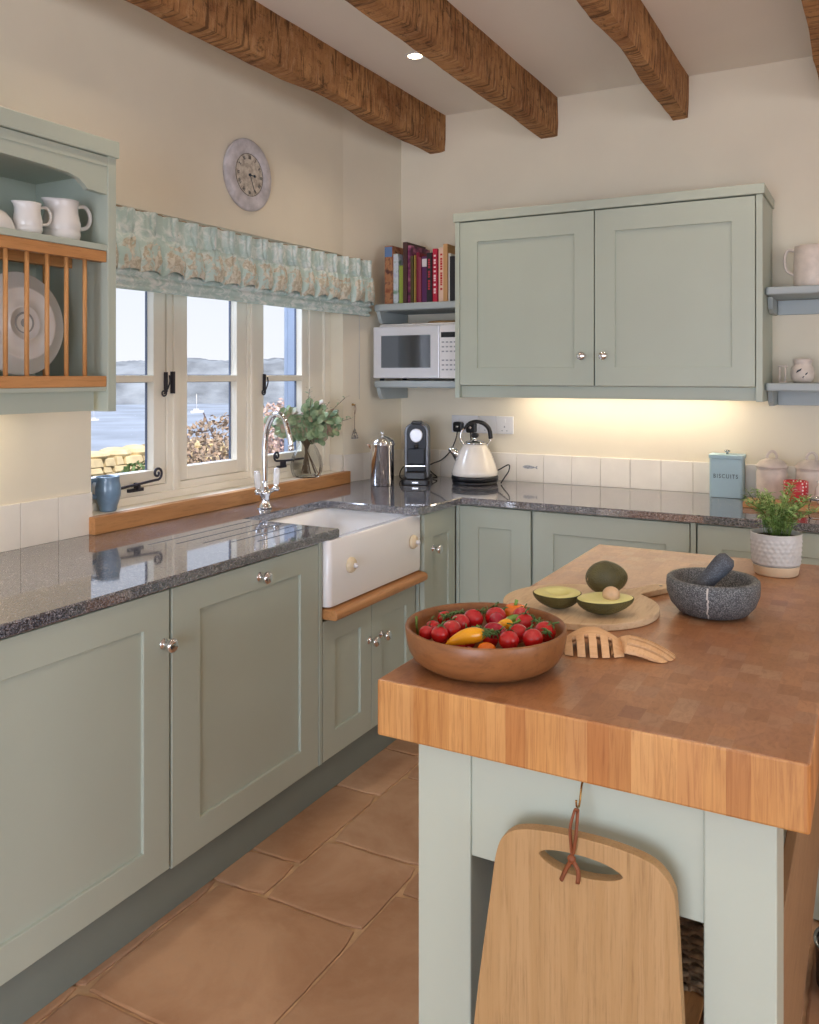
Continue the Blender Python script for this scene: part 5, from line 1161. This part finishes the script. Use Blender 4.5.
# shelf pots
def jug(name, lb, x, y, z0, r, h, mat, ha_, prof, sp=None, hr=.006, hz=(.9, .35), ho=.62):
    t = thing(name, lb, 'jug', (x, y, z0)); sp = ha_+PI if sp is None else sp
    def df(X, Y, Z, rr, a):
        if Z > h*.82:
            k = (Z-h*.82)/(h*.18); w = max(0, math.cos(a-sp))**8; X += math.cos(sp)*r*.26*w*k*k; Y += math.sin(sp)*r*.26*w*k*k; Z += .01*h*w*k
        return X, Y, Z
    P = [(rr*r, zz*h) for rr, zz in prof]; inn = [(max(0, rr-.004), zz) for rr, zz in P[::-1][:-1]]
    P = [(0, .0005)]+P+inn+[(0, .006)]
    m = MB().lathe([(a, b) for a, b in P], 48, (x, y, z0), deform=df); part('body', m, mat, t)
    d = Vector((math.cos(ha_), math.sin(ha_), 0)); c = Vector((x, y, z0))
    part('handle', MB().tube(smooth_path([c+d*r*.80+Vector((0, 0, h*hz[0])), c+d*(r*(1+ho*.6))+Vector((0, 0, h*(hz[0]+.05))), c+d*(r*(1+ho))+Vector((0, 0, h*.72)), c+d*(r*(1+ho*.75))+Vector((0, 0, h*.45)), c+d*r*.93+Vector((0, 0, h*hz[1]))], 6), hr, 10), mat, t)
    return t
JP = [(.84, 0), (.92, .03), (1.0, .14), (1.0, .22), (.97, .25), (1.0, .28), (1.0, .46), (.95, .52), (.93, .60), (.88, .68), (.86, .82), (.88, .93), (.93, 1.0)]
jug('white_jug', 'larger white china jug on the plate rack shelf', .252, -2.298, 1.7945, .051, .113, 'china', PI/2-.1, JP, ho=.8)
jug('white_jug', 'smaller white china jug left of the larger one on the plate rack', .270, -2.422, 1.7945, .038, .084, 'china', PI/2-.1, JP, hr=.0042, ho=.8)
ub = thing('white_bowl', 'upturned white bowl beside the smaller jug on the plate rack', 'bowl', (.22, -2.50, 1.7945)); part('bowl', MB().lathe([(.066, 1.795), (.068, 1.800), (.060, 1.825), (.045, 1.844), (.028, 1.852), (.026, 1.858), (.022, 1.858), (.02, 1.853), (0, 1.853)], 40, (.235, -2.515, 0)), 'china', ub)
pl = thing('white_plate', 'large white plate standing on edge in the plate rack', 'plate', (.225, -2.395, 1.4175))
def plate(x, y, z, R, mat='china'):
    return MB().lathe([(0, -.004), (R*.30, -.004), (R*.30, -.008), (R*.34, -.008), (R*.36, -.003), (R*.60, -.001), (R*.66, -.007), (R*.70, -.007), (R*.72, 0), (R*.98, .011), (R, .014), (R*.985, .0165), (R*.70, .006), (R*.60, .004), (0, .003)], 64, (0, 0, 0), 'x')
m = plate(0, 0, 0, .142); m.v = [(-x, y, z) for x, y, z in m.v]; m.xf(Matrix.Translation((.232, -2.405, 1.4175+.1425)) @ Matrix.Rotation(math.radians(-3), 4, 'Y')); part('plate', m, 'china', pl)
MT['china_grey'] = plain('grey_backstamp', '#9d9f9e', .25, var=.06)  # grey print colour for the plate's backstamp
m = MB().lathe([(.024, 0), (.027, .0025), (.030, 0)], 40, (0, 0, 0), 'x', cap=False); m.lathe([(.012, .0006), (.0, .0007)], 24, (0, .0, .0), 'x', cap=False); m.xf(Matrix.Translation((.2365, -2.405, 1.561)))
part('backstamp', m, 'china_grey', pl, label='small grey backstamp')
jug('pink_jug', 'blush striped jug on the upper right shelf', 2.035, -.125, 1.7685, .072, .172, 'pink_pot', PI+.1, [(.95, 0), (1, .05), (1.0, .3), (.98, .7), (.96, .85), (.95, 1.0)], sp=.2, hr=.006, hz=(.88, .32), ho=.45)
rp_ = thing('round_pot', 'small round pot with painted leaves on the lower right shelf', 'pot', (1.995, -.13, 1.3885))
part('body', MB().lathe([(0, 1.389), (.030, 1.389), (.041, 1.402), (.046, 1.425), (.042, 1.448), (.033, 1.46), (.033, 1.468), (.036, 1.472), (.036, 1.484), (.033, 1.486), (.031, 1.482), (.030, 1.462), (0, 1.40)], 40, (1.998, -.13, 0)), 'pink_pot', rp_)
m = MB()
for a, z, s in ((-1.9, 1.435, .010), (-1.7, 1.440, .010), (-1.2, 1.425, .009), (-1.45, 1.412, .006)):
    r = .0462; c = Vector((1.998+r*math.cos(a), -.13+r*math.sin(a), z)); t_ = Vector((-math.sin(a), math.cos(a), 0)); u_ = Vector((0, 0, 1)); d_ = (t_*.7+u_*.7).normalized(); e_ = (t_*.7-u_*.7).normalized(); n_ = Vector((math.cos(a), math.sin(a), 0))*.0006
    m.add([c-d_*s+n_, c+e_*s*.35+n_*1.5, c+d_*s+n_, c-e_*s*.35+n_*1.5], [(0, 1, 2, 3)])
part('painted_leaves', m, 'ink', rp_)
ch = thing('tea_light_holder', 'tiny wire and pottery tea light holder beside the round pot', 'candle holder', (1.925, -.15, 1.3885)); m = MB().lathe([(0, 1.389), (.018, 1.389), (.018, 1.393), (0, 1.394)], 20, (1.925, -.15, 0)); part('base', m, 'pink_pot', ch)
m = MB()
for k in range(4): a = PI/4+k*PI/2; m.tube([(1.925+.015*math.cos(a), -.15+.015*math.sin(a), 1.393), (1.925+.015*math.cos(a), -.15+.015*math.sin(a), 1.455)], .0028, 7)
m.tube([(1.925+.016*math.cos(2*PI*i/20), -.15+.016*math.sin(2*PI*i/20), 1.456) for i in range(20)], .003, 6, closed=True); part('posts', m, 'pink_pot', ch)
# fish printed on one tile
m = MB(); x0_, z0_ = .782, .972
P = [(-.030, 0), (-.022, .006), (-.008, .0085), (.010, .006), (.022, .002), (.032, .008), (.030, 0), (.032, -.008), (.022, -.002), (.010, -.005), (-.008, -.007), (-.022, -.005)]
m.prism([(x0_+a*1.25, z0_+b*1.1) for a, b in P], -.0104, -.0098, 'y'); MT['fish'] = plain('faint_grey_print', '#A9ABAE', .5, var=.2, vscale=90)
o = struct('tile_painting', m, 'fish', 'faint grey fish painted on one tile right of the kettle')
# ================================================================== OUTSIDE
def terrain(name, x0, x1, y0, y1, nx, ny, fz, mat, label):
    vs = [(x0+(x1-x0)*i/nx, y0+(y1-y0)*j/ny, 0) for j in range(ny+1) for i in range(nx+1)]
    vs = [(x, y, fz(x, y)) for x, y, _ in vs]
    fs = [(j*(nx+1)+i, j*(nx+1)+i+1, (j+1)*(nx+1)+i+1, (j+1)*(nx+1)+i) for j in range(ny) for i in range(nx)]
    return struct(name, MB().add(vs, fs, 0, True), mat, label)
def hill(x, y):
    d = math.hypot(x, y-0)
    t = max(0, min(1, (d-425)/60)); t = t*t*(3-2*t)
    ridge = 21+6*noise.noise(Vector((y*.011, x*.004, 1)))+2.2*noise.noise(Vector((y*.06, x*.05, 2)))+1.6*noise.noise(Vector((y*.25, x*.2, 5)))
    return -14.5+t*ridge+ (t*1.5*noise.noise(Vector((y*.6, x*.6, 3))))
terrain('hills', -620, -180, -50, 900, 110, 330, hill, 'hills', 'low wooded hills on the far shore')
struct('water', MB().add([(-700, -100, -13), (-16, -100, -13), (-16, 900, -13), (-700, 900, -13)], [(0, 1, 2, 3)]), 'water', 'pale blue estuary water')
def garden(x, y):
    k = min(1, max(0, (-x-7)/8)); return -.62+.05*noise.noise(Vector((x*.7, y*.7, 0)))-13*k*k
terrain('ground', -16, -.36, -8, 16, 60, 70, garden, 'ground', 'garden ground outside the window')
# dry stone wall
sw = thing('garden_wall', 'sunlit tan rubble stone wall beyond the garden', 'stone wall', (-5.2, 2.6, -.6))
m = MB(); rnd = random.Random(3); z = -.6; row = 0
while z < .50:
    h = rnd.uniform(.06, .11); y = .9+rnd.uniform(-.2, 0)
    while y < 4.6:
        w = rnd.uniform(.1, .32); hh = h*rnd.uniform(.85, 1.0); xo = rnd.uniform(-.02, .02)
        q = [(-5.4, y, z), (-5.0+xo, y+rnd.uniform(0, .02), z), (-5.4, y+w-.015, z), (-5.0+xo, y+w-.015, z+rnd.uniform(-.01, .01)), (-5.4, y, z+hh), (-5.0+xo-.02, y+.01, z+hh), (-5.4, y+w-.02, z+hh), (-5.0+xo-.02, y+w-.03, z+hh*rnd.uniform(.92, 1))]
        m.quadbox(q); y += w
    z += h
part('stones', m, 'fieldstone', sw, bevel=.008)
m = MB(); y = 1.0
while y < 4.5:
    w = rnd.uniform(.18, .36); m.ball((-5.2, y+w/2, z+.02), (.2, w/2, rnd.uniform(.04, .08)), 8, 6, 0, None, False); y += w*.9
part('coping', m, 'fieldstone', sw)
def leaf_cloud(n, c, r, size, seed, shape=None, per=4):
    rd = random.Random(seed); m = MB()
    for _ in range(n):
        while True:
            p = Vector((rd.uniform(-1, 1), rd.uniform(-1, 1), rd.uniform(-1, 1)))
            if .35 < p.length < 1: break
        q = Vector((c[0]+p.x*r[0], c[1]+p.y*r[1], c[2]+p.z*r[2]))
        q += Vector((noise.noise(q*3), noise.noise(q*3+Vector((5, 5, 5))), noise.noise(q*3+Vector((9, 2, 4)))))*.12
        a = Vector((rd.gauss(0, 1), rd.gauss(0, 1), rd.gauss(0, 1))).normalized(); b = a.orthogonal().normalized()
        s = size*rd.uniform(.6, 1.3); m.add([q-a*s, q+b*s*.5, q+a*s, q-b*s*.5], [(0, 1, 2, 3)])
    return m
def shrub(name, label, cat, c, r, n, size, mat, seed, stem=True):
    t = thing(name, label, cat, (c[0], c[1], -.6))
    part('foliage', leaf_cloud(n, c, r, size, seed), mat, t)
    m = MB(); rd = random.Random(seed)
    for _ in range(22):
        e = (c[0]+rd.uniform(-.8, .8)*r[0], c[1]+rd.uniform(-.8, .8)*r[1], c[2]+rd.uniform(.2, .95)*r[2])
        m.tube(smooth_path([(c[0]+rd.uniform(-.1, .1), c[1]+rd.uniform(-.1, .1), -.62), ((c[0]*.6+e[0]*.4), (c[1]*.5+e[1]*.5), (e[2]-.6)/2), e], 4), .008, 5)
    part('stems', m, 'bark', t)
shrub('hedge', 'dry brown garden hedge outside the middle light', 'hedge', (-3.2, 2.95, .15), (.62, 1.5, .97), 13000, .028, 'hedge_leaf', 11)
shrub('blossom_shrub', 'pale pink shrub outside the light behind the tap', 'shrub', (-2.0, 1.72, .40), (.36, .5, .86), 4200, .022, 'blossom', 13)
shrub('garden_shrub', 'small green plant in front of the stone wall', 'shrub', (-4.2, 2.28, .2), (.25, .3, .32), 900, .035, 'shrub', 15)
# boats
def boat(name, label, x, y, s, masts=1):
    b = thing(name, label, 'boat', (x, y, -13)); m = MB(); L = 4*s
    P = [(-L, 0), (-L*.8, .9*s), (L*.5, 1.1*s), (L, 0.8*s), (L, -.8*s), (L*.5, -1.1*s), (-L*.8, -.9*s)]
    m.prism([(y+u, 0) for u in (0,)]*0 or [(x+v, y+u) for u, v in P], -13.1, -13+1.1*s, 'z'); part('hull', m, 'white_boat', b)
    part('cabin', MB().box(x-.6*s, x+.6*s, y-1.5*s, y+1.0*s, -13+1.1*s, -13+2.0*s), 'white_boat', b)
    if masts: part('mast', MB().tube([(x, y, -13+1*s), (x, y, -13+9*s)], .12*s, 6), 'white_boat', b)
boat('sailing_boat', 'white yacht with a mast, seen through the middle light', -225, 243.5, .8)
boat('motor_boat', 'small white boat right of the yacht', -270, 327, .6, 0)
boat('sailing_boat', 'white yacht far off in the left-hand light', -215, 186, .45)
# bare tree in first light
tr = thing('bare_tree', 'bare grey branches reaching across the near light', 'tree', (-5.9, 1.6, -1.0)); m = MB(); rd = random.Random(4)
def branch(p, d, L, r, k):
    q = p+d*L; mid = p+d*L*.5+Vector((rd.uniform(-.06, .06), rd.uniform(-.06, .06), rd.uniform(-.05, .05)))*L*2
    m.tube([p, mid, q], [r, r*.8, r*.55], 5)
    if k:
        for _ in range(3):
            nd = (d+Vector((rd.uniform(-.6, .6), rd.uniform(-.6, .6), rd.uniform(-.25, .5)))).normalized(); branch(mid.lerp(q, rd.random()), nd, L*.62, r*.5, k-1)
branch(Vector((-5.9, 1.6, -1.2)), Vector((.1, .35, .9)).normalized(), 1.7, .03, 4); part('branches', m, 'bark', tr)

# ================================================================== LIGHT
w = bpy.data.worlds.new('sky'); sc.world = w; w.use_nodes = True; nt = w.node_tree; nt.nodes.clear()
out = nt.nodes.new('ShaderNodeOutputWorld'); bg = nt.nodes.new('ShaderNodeBackground'); tc = nt.nodes.new('ShaderNodeTexCoord'); sp = nt.nodes.new('ShaderNodeSeparateXYZ'); rp = nt.nodes.new('ShaderNodeValToRGB')
nt.links.new(tc.outputs['Generated'], sp.inputs[0]); nt.links.new(sp.outputs[2], rp.inputs[0]); nt.links.new(rp.outputs[0], bg.inputs[0]); nt.links.new(bg.outputs[0], out.inputs[0])
e = rp.color_ramp.elements; e[0].position = 0; e[0].color = rgb('#EEF1F8'); e[1].position = .5; e[1].color = rgb('#C6D6F2'); bg.inputs[1].default_value = SKY
def light(name, ty, loc, energy, col, rot=(0, 0, 0), **k):
    d = bpy.data.lights.new(name, ty); d.energy = energy; d.color = rgb(col)[:3]
    for a, v in k.items(): setattr(d, a, v)
    o = bpy.data.objects.new(name, d); COL.objects.link(o); o.location = loc; o.rotation_euler = rot; return o
light('sun', 'SUN', (3, -5, 9), SUN, '#FFEFD8', Vector((-.50, .42, -.76)).to_track_quat('-Z', 'Y').to_euler(), angle=.02)
# daylight entering by the garden door and the side window, plus an added fill panel
light('door_daylight', 'AREA', ((DR[0]+DR[1])/2, YF-.16, 1.15), E_DOOR, '#E2EBFF', (math.radians(90), 0, 0), shape='RECTANGLE', size=2.3, size_y=1.9)
light('side_daylight', 'AREA', (XR+.16, -3.9, 1.55), E_SIDE, '#EAF1FF', (math.radians(90), 0, math.radians(90)), shape='RECTANGLE', size=2.4, size_y=1.2)
light('sink_window_fill', 'AREA', (-1.35, -1.22, 2.95), E_FILL, '#CFE0FF', (Vector((1.35, 0, -1.75))).to_track_quat('-Z', 'Y').to_euler(), shape='RECTANGLE', size=2.2, size_y=1.3)  # unseen panel added above the sink window to strengthen its daylight
# recessed downlights
k = 0
for x in (.574, 1.781, 2.98, 4.4):
    for y in (-.8, -2.1, -3.4, -4.8, -6.1):
        where = {.574: 'between the first two beams', 1.781: 'between the third and fourth beams', 2.98: 'in the third gap from the side window', 4.4: 'by the side window'}[x]
        how = {-.8: 'nearest the back wall', -2.1: 'second from the back wall', -3.4: 'middle of its row', -4.8: 'second from the garden door', -6.1: 'nearest the garden door'}[y]
        t = thing('downlight', 'small recessed downlight %s, %s' % (where, how), 'downlight', (x, y, CEIL))
        part('trim_ring', MB().lathe([(.030, -.001), (.030, -.004), (.040, -.005), (.044, -.001)], 28, (x, y, CEIL), cap=False), 'white_plastic', t)
        part('lamp', MB().lathe([(.029, -.003), (.0, -.003)], 24, (x, y, CEIL), cap=False), 'bulb', t)
        light('downlight_beam', 'SPOT', (x, y, CEIL-.012), E_SPOT, '#FFE9D0', (0, 0, 0), spot_size=math.radians(125), spot_blend=.9, shadow_soft_size=.03)
light('cupboard_light', 'AREA', (1.25, -.12, 1.345), E_STRIP, '#FFF4E4', (0, 0, 0), shape='RECTANGLE', size=.98, size_y=.03)
light('rack_light', 'AREA', (.115, -2.65, 1.35), E_STRIP*.9, '#FFE6C0', (0, 0, 0), shape='RECTANGLE', size=.025, size_y=.58)

# ================================================================== CAMERA
cd = bpy.data.cameras.new('camera'); cam = bpy.data.objects.new('camera', cd); COL.objects.link(cam)
cam.location = (2.26, -3.94, 1.42); cam.rotation_euler = (math.radians(90), 0, math.radians(28.6))
cd.sensor_fit = 'HORIZONTAL'; cd.sensor_width = 36; cd.lens = 36*856/819; cd.shift_y = -(512-375)/819; cd.clip_end = 3000; cd.clip_start = .05
sc.camera = cam
sc.view_settings.view_transform = 'Standard'; sc.view_settings.look = 'None'; sc.view_settings.gamma = 1; sc.view_settings.use_curve_mapping = False
sc.view_settings.exposure = EXPO
